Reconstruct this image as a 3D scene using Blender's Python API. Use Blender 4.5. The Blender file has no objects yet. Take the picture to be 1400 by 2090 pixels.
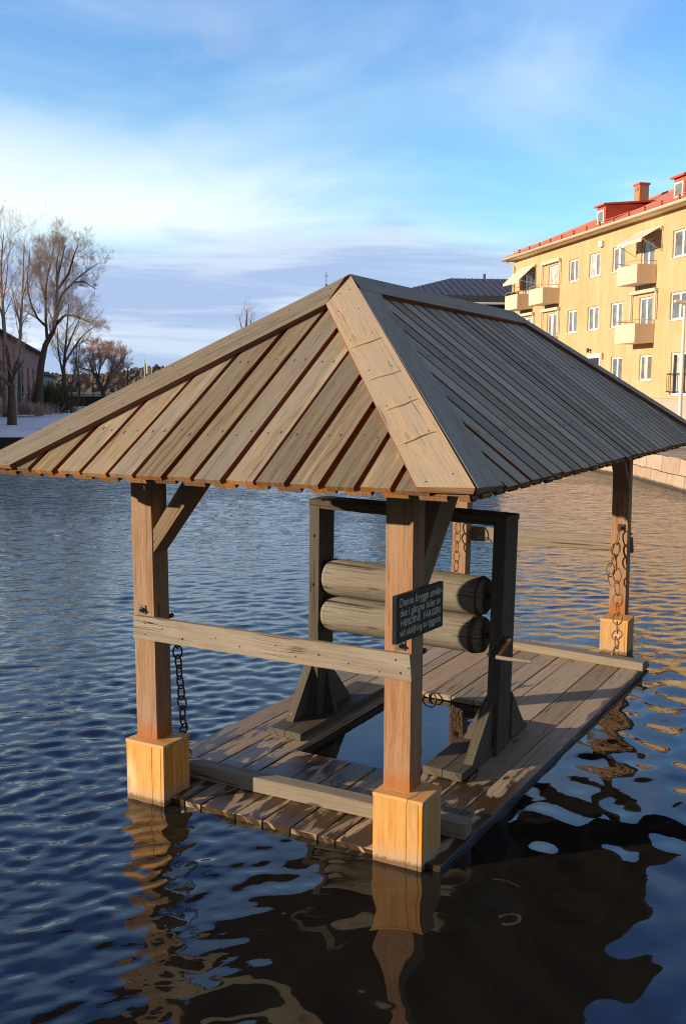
import bpy, bmesh, math, random
import numpy as np
from mathutils import Vector, Matrix
random.seed(7)
R = math.radians
scene = bpy.context.scene
COL = scene.collection
V = Vector

# ------------------------------------------------------------------ camera
CAM = V((2.79523, -6.76144, 2.33545))
YAW, PITCH, ROLL, FPX = 0.493677, -0.120921, 0.00534, 2011.28
Fw = V((-math.sin(YAW)*math.cos(PITCH), math.cos(YAW)*math.cos(PITCH), math.sin(PITCH)))
Rt0 = V((math.cos(YAW), math.sin(YAW), 0)); Up0 = Rt0.cross(Fw)
Rt = Rt0*math.cos(ROLL) + Up0*math.sin(ROLL); Up = Up0*math.cos(ROLL) - Rt0*math.sin(ROLL)
cd = bpy.data.cameras.new('camera'); cam = bpy.data.objects.new('camera', cd); COL.objects.link(cam)
m = Matrix.Identity(4)
for i in range(3):
    m[i][0] = Rt[i]; m[i][1] = Up[i]; m[i][2] = -Fw[i]; m[i][3] = CAM[i]
cam.matrix_world = m
cd.sensor_fit = 'VERTICAL'; cd.sensor_height = 24.0; cd.lens = 24.0*FPX/2090.0
cd.clip_start = 0.05; cd.clip_end = 6000
scene.camera = cam

def at(u, w, z):
    """world point seen at photo pixel (u,w), z metres along the optical axis"""
    return CAM + (Fw + Rt*((u-700)/FPX) - Up*((w-1045)/FPX))*z

# ------------------------------------------------------------------ world / sun
SUN_EL, SUN_AZ = R(13.2), math.atan2(-0.727, -0.686)      # azimuth clockwise from +Y
world = bpy.data.worlds.new('World'); scene.world = world; world.use_nodes = True
wt = world.node_tree; wt.nodes.clear()
def wn(t, **k):
    n = wt.nodes.new(t)
    for a, b in k.items(): setattr(n, a, b)
    return n
def wmath(op, a, b=None, c=None, clamp=False):
    n = wn('ShaderNodeMath', operation=op, use_clamp=clamp)
    for i, x in enumerate((a, b, c)):
        if x is None: continue
        if isinstance(x, (int, float)): n.inputs[i].default_value = x
        else: wt.links.new(x, n.inputs[i])
    return n.outputs[0]
def wsmooth(x, lo, hi):
    n = wn('ShaderNodeMapRange', interpolation_type='SMOOTHSTEP')
    wt.links.new(x, n.inputs[0]); n.inputs[1].default_value = lo; n.inputs[2].default_value = hi
    return n.outputs[0]
def wmix(f, a, b):
    n = wn('ShaderNodeMix', data_type='RGBA')
    for s, x in ((0, f), (6, a), (7, b)):
        if isinstance(x, (int, float)): n.inputs[s].default_value = x
        elif isinstance(x, tuple): n.inputs[s].default_value = (*x, 1)
        else: wt.links.new(x, n.inputs[s])
    return n.outputs[2]
sky = wn('ShaderNodeTexSky', sky_type='NISHITA'); sky.sun_disc = False
sky.sun_elevation = SUN_EL; sky.sun_rotation = SUN_AZ % (2*math.pi)
sky.air_density = 1.2; sky.dust_density = 0.3; sky.ozone_density = 2.0
tc = wn('ShaderNodeTexCoord')
sep = wn('ShaderNodeSeparateXYZ'); wt.links.new(tc.outputs['Generated'], sep.inputs[0])
el = wmath('MULTIPLY', wmath('ARCSINE', sep.outputs[2]), 57.2958)
# azimuth in degrees to the right of the view direction of the river
caz = math.cos(YAW); saz = math.sin(YAW)
fx = wmath('ADD', wmath('MULTIPLY', sep.outputs[0], -saz), wmath('MULTIPLY', sep.outputs[1], caz))
rx = wmath('ADD', wmath('MULTIPLY', sep.outputs[0], caz), wmath('MULTIPLY', sep.outputs[1], saz))
az = wmath('MULTIPLY', wmath('ARCTAN2', rx, fx), 57.2958)
def wnoise(sa, se, oa, oe, det=6, rough=0.55, dist=0.3):
    c = wn('ShaderNodeCombineXYZ')
    wt.links.new(wmath('MULTIPLY_ADD', az, sa, oa), c.inputs[0])
    wt.links.new(wmath('MULTIPLY_ADD', el, se, oe), c.inputs[1])
    n = wn('ShaderNodeTexNoise'); wt.links.new(c.outputs[0], n.inputs['Vector'])
    n.inputs['Scale'].default_value = 1; n.inputs['Detail'].default_value = det
    n.inputs['Roughness'].default_value = rough; n.inputs['Distortion'].default_value = dist
    return n.outputs[0]
SK = 1.0
base = sky.outputs[0]
CLOUD_NODES = True
if CLOUD_NODES:
    tint = wn('ShaderNodeMix', data_type='RGBA', blend_type='MULTIPLY'); tint.inputs[0].default_value = 1
    wt.links.new(base, tint.inputs[6]); wt.links.new(wmix(wsmooth(el, 22, 36), wmix(wsmooth(el, 6, 24), (0.86, 1.38, 1.62), (0.82, 1.17, 1.73)), (0.50, 1.0, 1.95)), tint.inputs[7])
    c0 = tint.outputs[2]
    # pale thin veil, whiter on the left
    n1 = wnoise(0.045, 0.10, 3.1, 1.7, 4, 0.5, 0.5)
    left = wsmooth(az, 14, -20)
    m1 = wmath('MULTIPLY', wsmooth(wmath('ADD', n1, wmath('MULTIPLY', left, 0.16)), 0.36, 0.84), wsmooth(el, 36, 16))
    c1 = wmix(wmath('MULTIPLY', m1, 0.88), c0, (4.1, 5.2, 6.3))
    # lilac grey wisps upper left
    n2 = wnoise(0.055, 0.17, 9.3, 4.2, 7, 0.6, 0.8)
    m2 = wmath('MULTIPLY', wmath('MULTIPLY', wsmooth(n2, 0.42, 0.66), left), wmath('MULTIPLY', wsmooth(el, 9.5, 13), wsmooth(el, 22, 17)))
    c2 = wmix(wmath('MULTIPLY', m2, 0.9), c1, (3.15, 3.75, 5.3))
    # bright band above the bank of cloud
    n3 = wnoise(0.07, 0.2, 1.3, 7.7, 7, 0.55, 0.7)
    m3 = wmath('MULTIPLY', wmath('MULTIPLY', wsmooth(el, 15.5, 9.5), wsmooth(el, 6.5, 9.6)), wsmooth(wmath('ADD', n3, wmath('MULTIPLY', wsmooth(az, 10, -19), 0.50)), 0.40, 1.0))
    c3 = wmix(wmath('MULTIPLY', m3, 0.9), c2, (6.1, 6.7, 6.7))
    # long bank of lilac-grey cloud low down
    n4 = wnoise(0.075, 0.22, 5.5, 2.9, 7, 0.55, 0.5)
    n4b = wnoise(0.05, 0.6, 2.5, 6.9, 6, 0.6, 0.4)
    top = wmath('ADD', wmath('MULTIPLY', n4, 7.0), wmath('MULTIPLY', az, -0.035))          # ragged top edge
    top = wmath('ADD', top, wmath('MULTIPLY', wmath('POWER', wmath('MULTIPLY', wmath('SUBTRACT', az, 0), 0.06), 2), -1.0))
    m4 = wmath('MULTIPLY', wsmooth(wmath('SUBTRACT', wmath('ADD', top, 5.4), el), -0.7, 1.4), 0.88)
    cb = wmix(wsmooth(n4b, 0.42, 0.60), (2.45, 3.2, 5.0), (3.95, 4.55, 5.75))
    c4 = wmix(m4, c3, cb)
    n5 = wnoise(0.06, 0.75, 8.2, 0.4, 6, 0.6, 0.3)
    m5 = wmath('MULTIPLY', wmath('MULTIPLY', wsmooth(n5, 0.52, 0.66), wsmooth(el, 6.5, 4.5)), wsmooth(el, 0.5, 2.2))
    c5 = wmix(wmath('MULTIPLY', m5, 0.9), c4, (5.4, 5.9, 6.5))
    base = c5
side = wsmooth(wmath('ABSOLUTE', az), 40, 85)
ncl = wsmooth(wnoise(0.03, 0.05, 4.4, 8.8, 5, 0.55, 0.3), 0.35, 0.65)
base = wmix(wmath('MULTIPLY', side, 0.88), base, wmix(ncl, (0.85, 0.95, 1.12), (1.5, 1.52, 1.52)))  # grey cloud added out of view, beside and behind, to cut ambient light
hi = wmath('MULTIPLY', wsmooth(el, 42, 66), 0.55)
base = wmix(hi, base, (1.2, 1.45, 2.0))  # unseen zenith sky dimmed as well, to lower the ambient light
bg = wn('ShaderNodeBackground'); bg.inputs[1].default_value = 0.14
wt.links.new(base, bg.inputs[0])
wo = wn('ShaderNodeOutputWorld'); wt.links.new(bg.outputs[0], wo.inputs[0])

sl = bpy.data.lights.new('sun', 'SUN'); sl.energy = 5.0; sl.angle = R(0.53); sl.color = (1.0, 0.80, 0.55)
sun = bpy.data.objects.new('sun', sl); COL.objects.link(sun)
sdir = V((math.sin(SUN_AZ)*math.cos(SUN_EL), math.cos(SUN_AZ)*math.cos(SUN_EL), math.sin(SUN_EL)))
sun.rotation_euler = sdir.to_track_quat('Z', 'Y').to_euler()

scene.view_settings.view_transform = 'Standard'; scene.view_settings.look = 'None'
scene.view_settings.exposure = 0.27; scene.view_settings.gamma = 1.0
scene.render.engine = 'CYCLES'
scene.cycles.max_bounces = 6; scene.cycles.diffuse_bounces = 3; scene.cycles.glossy_bounces = 3
scene.cycles.filter_width = 1.1; scene.cycles.use_denoising = True
scene.cycles.caustics_reflective = False; scene.cycles.caustics_refractive = False

# ------------------------------------------------------------------ material helper
class NT:
    def __init__(s, name):
        s.m = bpy.data.materials.new(name); s.m.use_nodes = True; s.t = s.m.node_tree; s.t.nodes.clear()
        s.out = s.n('ShaderNodeOutputMaterial'); s.b = s.n('ShaderNodeBsdfPrincipled')
        s.l(s.b.outputs[0], s.out.inputs[0])
    def n(s, t, **k):
        x = s.t.nodes.new(t)
        for a, b in k.items(): setattr(x, a, b)
        return x
    def l(s, a, b): s.t.links.new(a, b)
    def put(s, sock, x):
        if isinstance(x, (int, float)): sock.default_value = x
        elif isinstance(x, tuple): sock.default_value = (*x, 1) if len(x) == 3 and len(sock.default_value) == 4 else x
        else: s.l(x, sock)
    def math(s, op, a, b=None, c=None, clamp=False):
        x = s.n('ShaderNodeMath', operation=op, use_clamp=clamp)
        for i, y in enumerate((a, b, c)):
            if y is not None: s.put(x.inputs[i], y)
        return x.outputs[0]
    def sm(s, x, lo, hi, a=0.0, b=1.0):
        y = s.n('ShaderNodeMapRange', interpolation_type='SMOOTHSTEP'); s.put(y.inputs[0], x)
        y.inputs[1].default_value = lo; y.inputs[2].default_value = hi; y.inputs[3].default_value = a; y.inputs[4].default_value = b
        return y.outputs[0]
    def mix(s, f, a, b, blend='MIX'):
        x = s.n('ShaderNodeMix', data_type='RGBA', blend_type=blend)
        s.put(x.inputs[0], f); s.put(x.inputs[6], a); s.put(x.inputs[7], b)
        return x.outputs[2]
    def scale(s, vec, sx, sy, sz=1.0):
        x = s.n('ShaderNodeVectorMath', operation='MULTIPLY'); s.put(x.inputs[0], vec); x.inputs[1].default_value = (sx, sy, sz)
        return x.outputs[0]
    def noise(s, vec, scale=1.0, det=4, rough=0.55, dist=0.0):
        x = s.n('ShaderNodeTexNoise'); s.put(x.inputs['Vector'], vec); x.inputs['Scale'].default_value = scale
        x.inputs['Detail'].default_value = det; x.inputs['Roughness'].default_value = rough; x.inputs['Distortion'].default_value = dist
        return x.outputs[0]
    def obj(s): return s.n('ShaderNodeTexCoord').outputs['Object']
    def geo(s): return s.n('ShaderNodeNewGeometry').outputs['Position']
    def uv(s): return s.n('ShaderNodeUVMap', uv_map='UVMap').outputs[0]
    def attr(s, name): return s.n('ShaderNodeAttribute', attribute_name=name).outputs['Fac']
    def bump(s, h, strength, dist, normal=None):
        x = s.n('ShaderNodeBump'); x.inputs['Strength'].default_value = strength; x.inputs['Distance'].default_value = dist
        s.l(h, x.inputs['Height'])
        if normal is not None: s.l(normal, x.inputs['Normal'])
        return x.outputs[0]

def wood(name, light, dark, knot=(0.1, 0.05, 0.02), grey=None, greyamt=0.0, crack=0.5, rough=0.75, var=0.35, bump=0.5, knots=1.0, wet=False, foot=None, bleach=None, spec=0.25, crackw=1.0):
    s = NT(name); uv = s.uv(); t = s.attr('tint')
    kv = s.n('ShaderNodeTexVoronoi'); s.put(kv.inputs['Vector'], s.scale(uv, 9.0, 1.9)); kv.inputs['Scale'].default_value = 1
    kd = kv.outputs['Distance']; kr = s.n('ShaderNodeSeparateColor'); s.l(kv.outputs['Color'], kr.inputs[0])
    has = s.math('GREATER_THAN', kr.outputs[0], 0.62)
    halo = s.math('MULTIPLY', s.sm(kd, 0.42, 0.05), has)
    # grain lines bow round the knots
    sp = s.n('ShaderNodeSeparateXYZ'); s.l(uv, sp.inputs[0])
    cx = s.n('ShaderNodeCombineXYZ')
    warp = s.noise(s.scale(uv, 5.0, 0.9), 1, 2, 0.5)
    s.l(s.math('ADD', s.math('ADD', sp.outputs[0], s.math('MULTIPLY', halo, 0.02*knots)), s.math('MULTIPLY', warp, 0.03)), cx.inputs[0])
    s.l(sp.outputs[1], cx.inputs[1]); gv = cx.outputs[0]
    g1 = s.noise(s.scale(gv, 55, 0.9), 1, 5, 0.6)
    g2 = s.noise(s.scale(gv, 170, 7.0), 1, 5, 0.7)
    g3 = s.noise(s.scale(uv, 7, 1.1), 1, 4, 0.6, 0.5)
    g4 = s.noise(s.scale(uv, 95, 22), 1, 3, 0.7)
    f = s.math('ADD', s.math('MULTIPLY', s.sm(g1, 0.34, 0.66), 0.5), s.math('MULTIPLY', s.sm(g2, 0.36, 0.64), 0.5))
    spk = s.math('MULTIPLY', s.sm(g4, 0.60, 0.74), 0.45)
    col = s.mix(f, dark, light)
    if grey: col = s.mix(s.math('MULTIPLY', s.sm(g3, 0.38, 0.66), greyamt), col, grey)
    if bleach: col = s.mix(s.math('MULTIPLY', s.sm(s.noise(s.scale(uv, 11, 0.8), 1, 3, 0.6), 0.60, 0.72), 0.7), col, bleach)
    col = s.mix(s.math('MULTIPLY', spk, 0.5 if not knots else 1.0), col, tuple(c*0.35 for c in dark))
    v = s.math('MULTIPLY_ADD', t, 2*var, 1-var)
    hs = s.n('ShaderNodeHueSaturation'); s.l(col, hs.inputs['Color']); s.l(v, hs.inputs['Value'])
    s.l(s.math('MULTIPLY_ADD', s.math('FRACT', s.math('MULTIPLY', t, 7.31)), 0.28, 0.86), hs.inputs['Saturation'])
    col = hs.outputs[0]
    kc = s.math('MULTIPLY', s.math('MULTIPLY', s.sm(kd, 0.13, 0.05), has), 0.85*knots)
    col = s.mix(kc, col, knot)
    cr = s.noise(s.scale(gv, 26, 0.35), 1, 3, 0.5)
    cm = s.math('MULTIPLY', s.math('MULTIPLY', s.sm(s.math('ABSOLUTE', s.math('SUBTRACT', cr, 0.5)), 0.012*crackw, 0.003*crackw), s.sm(s.noise(s.scale(uv, 6, 0.9, 1), 1.3, 2), 0.5-0.12*(crackw-1), 0.6-0.12*(crackw-1))), crack)
    col = s.mix(cm, col, tuple(0.12*c for c in dark))
    rg = rough
    if foot:      # rusty / damp foot: (z height, colour)
        p = s.n('ShaderNodeSeparateXYZ'); s.l(s.geo(), p.inputs[0])
        ft = s.sm(s.math('ADD', p.outputs[2], s.math('MULTIPLY', s.math('SUBTRACT', s.noise(s.scale(uv, 30, 5), 1, 3), 0.5), foot[2])), foot[0]+foot[1], foot[0])
        col = s.mix(s.math('MULTIPLY', ft, foot[4]), col, foot[3])
        if foot[0] == 0.0:
            wl = s.sm(s.math('ADD', p.outputs[2], s.math('MULTIPLY', s.math('SUBTRACT', s.noise(s.scale(uv, 60, 9), 1, 4, .7), 0.5), .055)), 0.042, 0.014)
            col = s.mix(s.math('MULTIPLY', wl, 0.8), col, (0.13, 0.075, 0.035))
    if wet:
        p = s.n('ShaderNodeSeparateXYZ'); s.l(s.geo(), p.inputs[0])
        wn_ = s.noise(s.scale(uv, 11, 2.6), 1, 5, 0.55, 0.9)
        near = s.sm(p.outputs[1], -0.75, -1.75)
        right = s.sm(s.math('SUBTRACT', p.outputs[0], s.math('MULTIPLY', p.outputs[1], 0.045)), 1.07, 1.16)
        w = s.sm(s.math('ADD', wn_, s.math('ADD', s.math('MULTIPLY', near, 0.205), s.math('MULTIPLY', right, 0.30))), 0.635, 0.70)
        damp = s.math('MULTIPLY', s.sm(p.outputs[1], 0.0, -1.4), 0.35)
        col = s.mix(damp, col, s.mix(f, (0.24, 0.16, 0.10), (0.48, 0.35, 0.24)))
        col = s.mix(s.math('MULTIPLY', w, 0.95), col, s.mix(f, (0.024, 0.013, 0.007), (0.075, 0.040, 0.020)))
        rg = s.math('MULTIPLY_ADD', w, -0.42, rough)
    s.l(col, s.b.inputs['Base Color']); s.put(s.b.inputs['Roughness'], rg)
    s.b.inputs['Specular IOR Level'].default_value = spec
    h = s.math('SUBTRACT', s.math('ADD', s.math('MULTIPLY', g1, 0.6), s.math('MULTIPLY', g2, 0.4)), s.math('MULTIPLY', cm, 2.0))
    s.l(s.bump(h, bump, 0.004), s.b.inputs['Normal'])
    return s.m

def plain(name, col, rough=0.6, metal=0.0, nscale=0, namt=0.25, col2=None, bump=0.0, spec=0.5, det=5, thr=(0.35, 0.65)):
    s = NT(name)
    c = col
    if nscale:
        nz = s.noise(s.obj(), nscale, det, 0.6)
        c = s.mix(s.math('MULTIPLY', s.sm(nz, *thr), namt), col, col2 or tuple(x*0.4 for x in col))
        if bump: s.l(s.bump(nz, bump, 0.01), s.b.inputs['Normal'])
    s.put(s.b.inputs['Base Color'], c); s.b.inputs['Roughness'].default_value = rough
    s.b.inputs['Metallic'].default_value = metal; s.b.inputs['Specular IOR Level'].default_value = spec
    return s.m

M = {}
M['roof'] = wood('weathered_board', (0.38, 0.30, 0.20), (0.155, 0.115, 0.072), grey=(0.27, 0.24, 0.19), greyamt=0.75, var=0.30, knots=1.0, bleach=(0.52, 0.41, 0.28), knot=(0.16, 0.09, 0.04))
M['roof_grey'] = wood('grey_weathered_board', (0.50, 0.42, 0.29), (0.24, 0.195, 0.13), grey=(0.38, 0.36, 0.27), greyamt=0.75, var=0.30, knots=1.0, bleach=(0.40, 0.30, 0.19), knot=(0.14, 0.09, 0.05))  # greyer boards of the long slopes, also lightened to offset dimmed sky light
M['fresh'] = wood('reddish_board', (0.34, 0.115, 0.035), (0.15, 0.042, 0.012), var=0.3, knots=0.3, crack=0.2)
M['end'] = wood('end_grain', (0.52, 0.27, 0.11), (0.22, 0.10, 0.04), grey=(0.20, 0.15, 0.10), greyamt=0.6, var=0.35, knots=0.0, crack=0.2)
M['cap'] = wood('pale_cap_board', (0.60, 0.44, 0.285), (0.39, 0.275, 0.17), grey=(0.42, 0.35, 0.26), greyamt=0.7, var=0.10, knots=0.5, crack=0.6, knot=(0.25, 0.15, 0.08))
M['post'] = wood('post_pine', (0.47, 0.285, 0.18), (0.235, 0.115, 0.06), grey=(0.42, 0.31, 0.22), greyamt=0.55, var=0.15, crack=0.35, foot=(0.36, 0.13, 0.22, (0.42, 0.13, 0.03), 0.75), knot=(0.17, 0.07, 0.03))
M['box'] = wood('new_pine', (0.80, 0.46, 0.17), (0.60, 0.28, 0.085), grey=(0.80, 0.54, 0.27), greyamt=0.55, var=0.10, knots=0.55, crack=0.1, knot=(0.45, 0.19, 0.06), rough=0.6, bump=0.35, bleach=(0.84, 0.66, 0.42), foot=(0.0, 0.13, 0.05, (0.52, 0.40, 0.30), 0.8))
M['rail'] = wood('grey_rail', (0.36, 0.30, 0.245), (0.22, 0.175, 0.135), grey=(0.40, 0.35, 0.30), greyamt=0.6, var=0.12, crack=1.0, knot=(0.10, 0.06, 0.04))
M['deck'] = wood('deck_plank', (0.54, 0.41, 0.285), (0.27, 0.20, 0.135), grey=(0.41, 0.34, 0.26), greyamt=0.6, var=0.28, wet=True, crack=0.9, rough=0.7, knot=(0.09, 0.06, 0.04))
M['beam'] = wood('grey_beam', (0.34, 0.285, 0.23), (0.19, 0.155, 0.12), grey=(0.29, 0.26, 0.22), greyamt=0.6, var=0.15, crack=0.8, knot=(0.07, 0.05, 0.03))
M['tar'] = wood('tarred_wood', (0.135, 0.110, 0.085), (0.055, 0.043, 0.033), grey=(0.115, 0.108, 0.095), greyamt=0.6, var=0.2, crack=0.8, knot=(0.03, 0.02, 0.015))
M['roller'] = wood('roller_wood', (0.31, 0.28, 0.235), (0.15, 0.13, 0.105), grey=(0.25, 0.235, 0.21), greyamt=0.7, var=0.12, crack=1.0, crackw=1.2, bump=0.8, knot=(0.12, 0.08, 0.05))
M['brace'] = wood('brace_wood', (0.36, 0.25, 0.16), (0.19, 0.125, 0.075), grey=(0.30, 0.24, 0.18), greyamt=0.6, var=0.12, crack=0.9)
M['iron'] = plain('rusty_iron', (0.055, 0.042, 0.035), 0.7, 0.4, 60, 0.7, (0.20, 0.085, 0.035), bump=0.3)
M['rust'] = plain('rust_chain', (0.20, 0.105, 0.055), 0.8, 0.2, 50, 0.8, (0.34, 0.19, 0.11), bump=0.4)
M['steel'] = plain('galvanised_steel', (0.16, 0.18, 0.18), 0.45, 0.7, 40, 0.5, (0.09, 0.10, 0.10))
M['signboard'] = plain('black_sign_paint', (0.022, 0.019, 0.016), 0.65, 0, 30, 0.6, (0.055, 0.046, 0.036))
M['letter'] = plain('cream_lettering', (0.78, 0.72, 0.62), 0.7, 0, 120, 0.5, (0.45, 0.40, 0.33))
M['nail'] = plain('dark_nail_and_split_shade', (0.05, 0.032, 0.02), 0.7)

# ------------------------------------------------------------------ mesh builder
class MB:
    def __init__(s): s.v = []; s.f = []; s.uv = []; s.t = []; s.m = []; s.sm = []
    def face(s, pts, uvs, tint=0.5, mat=0, smooth=False):
        i = len(s.v); s.v += [V(p) for p in pts]; s.f.append(tuple(range(i, i+len(pts))))
        s.uv += uvs; s.t += [tint]*len(pts); s.m.append(mat); s.sm.append(smooth)
    def prism(s, poly, off, along, tint=None, mat=0, side=None, bottom=None):
        """poly: planar polygon; extruded by off; grain along the vector along"""
        poly = [V(p) for p in poly]; off = V(off); al = V(along).normalized()
        tint = random.random() if tint is None else tint
        n = (poly[1]-poly[0]).cross(poly[2]-poly[0])
        if n.length < 1e-12: n = (poly[2]-poly[1]).cross(poly[-1]-poly[1])
        if n.dot(off) < 0: poly = poly[::-1]
        top = [p+off for p in poly]
        r1, r2 = random.uniform(0, 40), random.uniform(0, 40)
        ofn = off.normalized(); cr = al.cross(ofn)
        if cr.length < 1e-6: cr = al.orthogonal()
        cr.normalize()
        def u(p, dn):       # project: along -> v ; widest remaining axis -> u
            return ((p.dot(cr) if abs(dn.dot(cr)) < 0.8 else p.dot(ofn)) + r1, p.dot(al) + r2)
        def add(ps, mt):
            nn = (ps[1]-ps[0]).cross(ps[2]-ps[0])
            if nn.length < 1e-14: return
            nn.normalize()
            s.face(ps, [u(p, nn) for p in ps], tint, mt)
        add(top, mat); add(poly[::-1], mat if bottom is None else bottom)
        k = len(poly)
        for i in range(k):
            j = (i+1) % k
            sm_ = mat if side is None else (side[i] if isinstance(side, (list, tuple)) else side)
            add([poly[i], poly[j], top[j], top[i]], sm_)
    def box(s, c, ex, ey, ez, size, along=2, tint=None, mat=0):
        c = V(c); a = [V(ex).normalized(), V(ey).normalized(), V(ez).normalized()]
        h = [a[i]*size[i]/2 for i in range(3)]
        base = [c-h[0]-h[1]-h[2], c+h[0]-h[1]-h[2], c+h[0]+h[1]-h[2], c-h[0]+h[1]-h[2]]
        s.prism(base, h[2]*2, a[along], tint, mat)
    def abox(s, lo, hi, along=2, tint=None, mat=0):
        s.box([(lo[i]+hi[i])/2 for i in range(3)], (1,0,0), (0,1,0), (0,0,1), [hi[i]-lo[i] for i in range(3)], along, tint, mat)
    def hexa(s, b, t, along, tint=None, mat=0, mats=None):
        """8-corner solid: bottom ring b (4), top ring t (4)"""
        b = [V(p) for p in b]; t = [V(p) for p in t]; al = V(along).normalized()
        tint = random.random() if tint is None else tint
        r1, r2 = random.uniform(0, 40), random.uniform(0, 40)
        x = al.orthogonal().normalized(); y = al.cross(x)
        for fi, ps in enumerate((t, b[::-1], *[[b[i], b[(i+1) % 4], t[(i+1) % 4], t[i]] for i in range(4)])):
            nn = (ps[1]-ps[0]).cross(ps[2]-ps[0]).normalized()
            ax = nn.cross(al); ax = ax.normalized() if ax.length > .3 else x
            s.face(ps, [(p.dot(ax)+r1, p.dot(al)+r2) for p in ps], tint, mats[fi] if mats else mat)
    def beam(s, p, q, w, d, up=(0,0,1), tint=None, mat=0):
        p, q = V(p), V(q); z = (q-p).normalized(); x = z.cross(V(up)).normalized(); y = x.cross(z)
        s.box((p+q)/2, x, y, z, (w, d, (q-p).length), 2, tint, mat)
    def tube(s, pts, rad, n=8, closed=False, mat=0, caps=True, tint=0.5):
        pts = [V(p) for p in pts]; k = len(pts); rings = []
        rads = rad if isinstance(rad, (list, tuple)) else [rad]*k
        tprev = None; ref = None
        for i, p in enumerate(pts):
            a = pts[(i-1) % k] if (closed or i > 0) else p; b = pts[(i+1) % k] if (closed or i < k-1) else p
            t = (b-a).normalized()
            if ref is None: ref = t.orthogonal().normalized()
            ref = (ref - t*ref.dot(t)); ref = ref.normalized() if ref.length > 1e-6 else t.orthogonal().normalized()
            bi = t.cross(ref)
            rings.append([p + (ref*math.cos(2*math.pi*j/n) + bi*math.sin(2*math.pi*j/n))*rads[i] for j in range(n)])
        base = len(s.v)
        for r in rings: s.v += r
        L = 0
        for i in range(k if closed else k-1):
            i2 = (i+1) % k; dl = (pts[i2]-pts[i]).length
            for j in range(n):
                j2 = (j+1) % n
                s.f.append((base+i*n+j, base+i*n+j2, base+i2*n+j2, base+i2*n+j))
                w = 2*math.pi*rads[i]/n
                s.uv += [(j*w, L), ((j+1)*w, L), ((j+1)*w, L+dl), (j*w, L+dl)]; s.t += [tint]*4; s.m.append(mat); s.sm.append(True)
            L += dl
        if caps and not closed:
            for r, fl in ((rings[0], True), (rings[-1], False)):
                ps = r[::-1] if fl else r
                s.face(ps, [(p.x*1.0+p.y, p.z) for p in ps], tint, mat)
    def build(s, name, mats, parent=None, origin=None, bevel=0.0, weld=False):
        me = bpy.data.meshes.new(name)
        o = bpy.data.objects.new(name, me); COL.objects.link(o)
        org = V(origin) if origin is not None else V((0, 0, 0))
        me.from_pydata([tuple(v-org) for v in s.v], [], s.f)
        for mm in (mats if isinstance(mats, (list, tuple)) else [mats]): me.materials.append(M[mm] if isinstance(mm, str) else mm)
        me.polygons.foreach_set('material_index', s.m); me.polygons.foreach_set('use_smooth', s.sm)
        ul = me.uv_layers.new(name='UVMap'); ul.data.foreach_set('uv', [c for p in s.uv for c in p])
        at_ = me.attributes.new('tint', 'FLOAT', 'CORNER'); at_.data.foreach_set('value', s.t)
        if bevel or weld:
            bm = bmesh.new(); bm.from_mesh(me); bmesh.ops.remove_doubles(bm, verts=bm.verts, dist=1e-5)
            bm.to_mesh(me); bm.free()
        me.update()
        if bevel:
            b = o.modifiers.new('bevel', 'BEVEL'); b.width = bevel; b.segments = 1; b.limit_method = 'ANGLE'; b.angle_limit = R(40)
        o.location = org
        if parent is not None: o.parent = parent; o.location = org - V(parent['_o'])
        o['_o'] = tuple(org)
        return o

def empty(name, label, cat, loc=(0,0,0), group=None, rotz=0.0):
    e = bpy.data.objects.new(name, None); COL.objects.link(e); e.location = loc; e.rotation_euler = (0, 0, rotz)
    e.empty_display_size = 0.2
    e['_o'] = tuple(loc); tag(e, label, cat, group); return e
def tag(o, label=None, cat=None, group=None, kind=None):
    if label: o['label'] = label
    if cat: o['category'] = cat
    if group: o['group'] = group
    if kind: o['kind'] = kind
    return o
def copy_tree(o, parent=None, loc=None):
    c = o.copy(); COL.objects.link(c)
    if parent is not None: c.parent = parent
    if loc is not None: c.location = loc
    for ch in [x for x in bpy.data.objects if x.parent == o]: copy_tree(ch, c)
    return c

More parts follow.
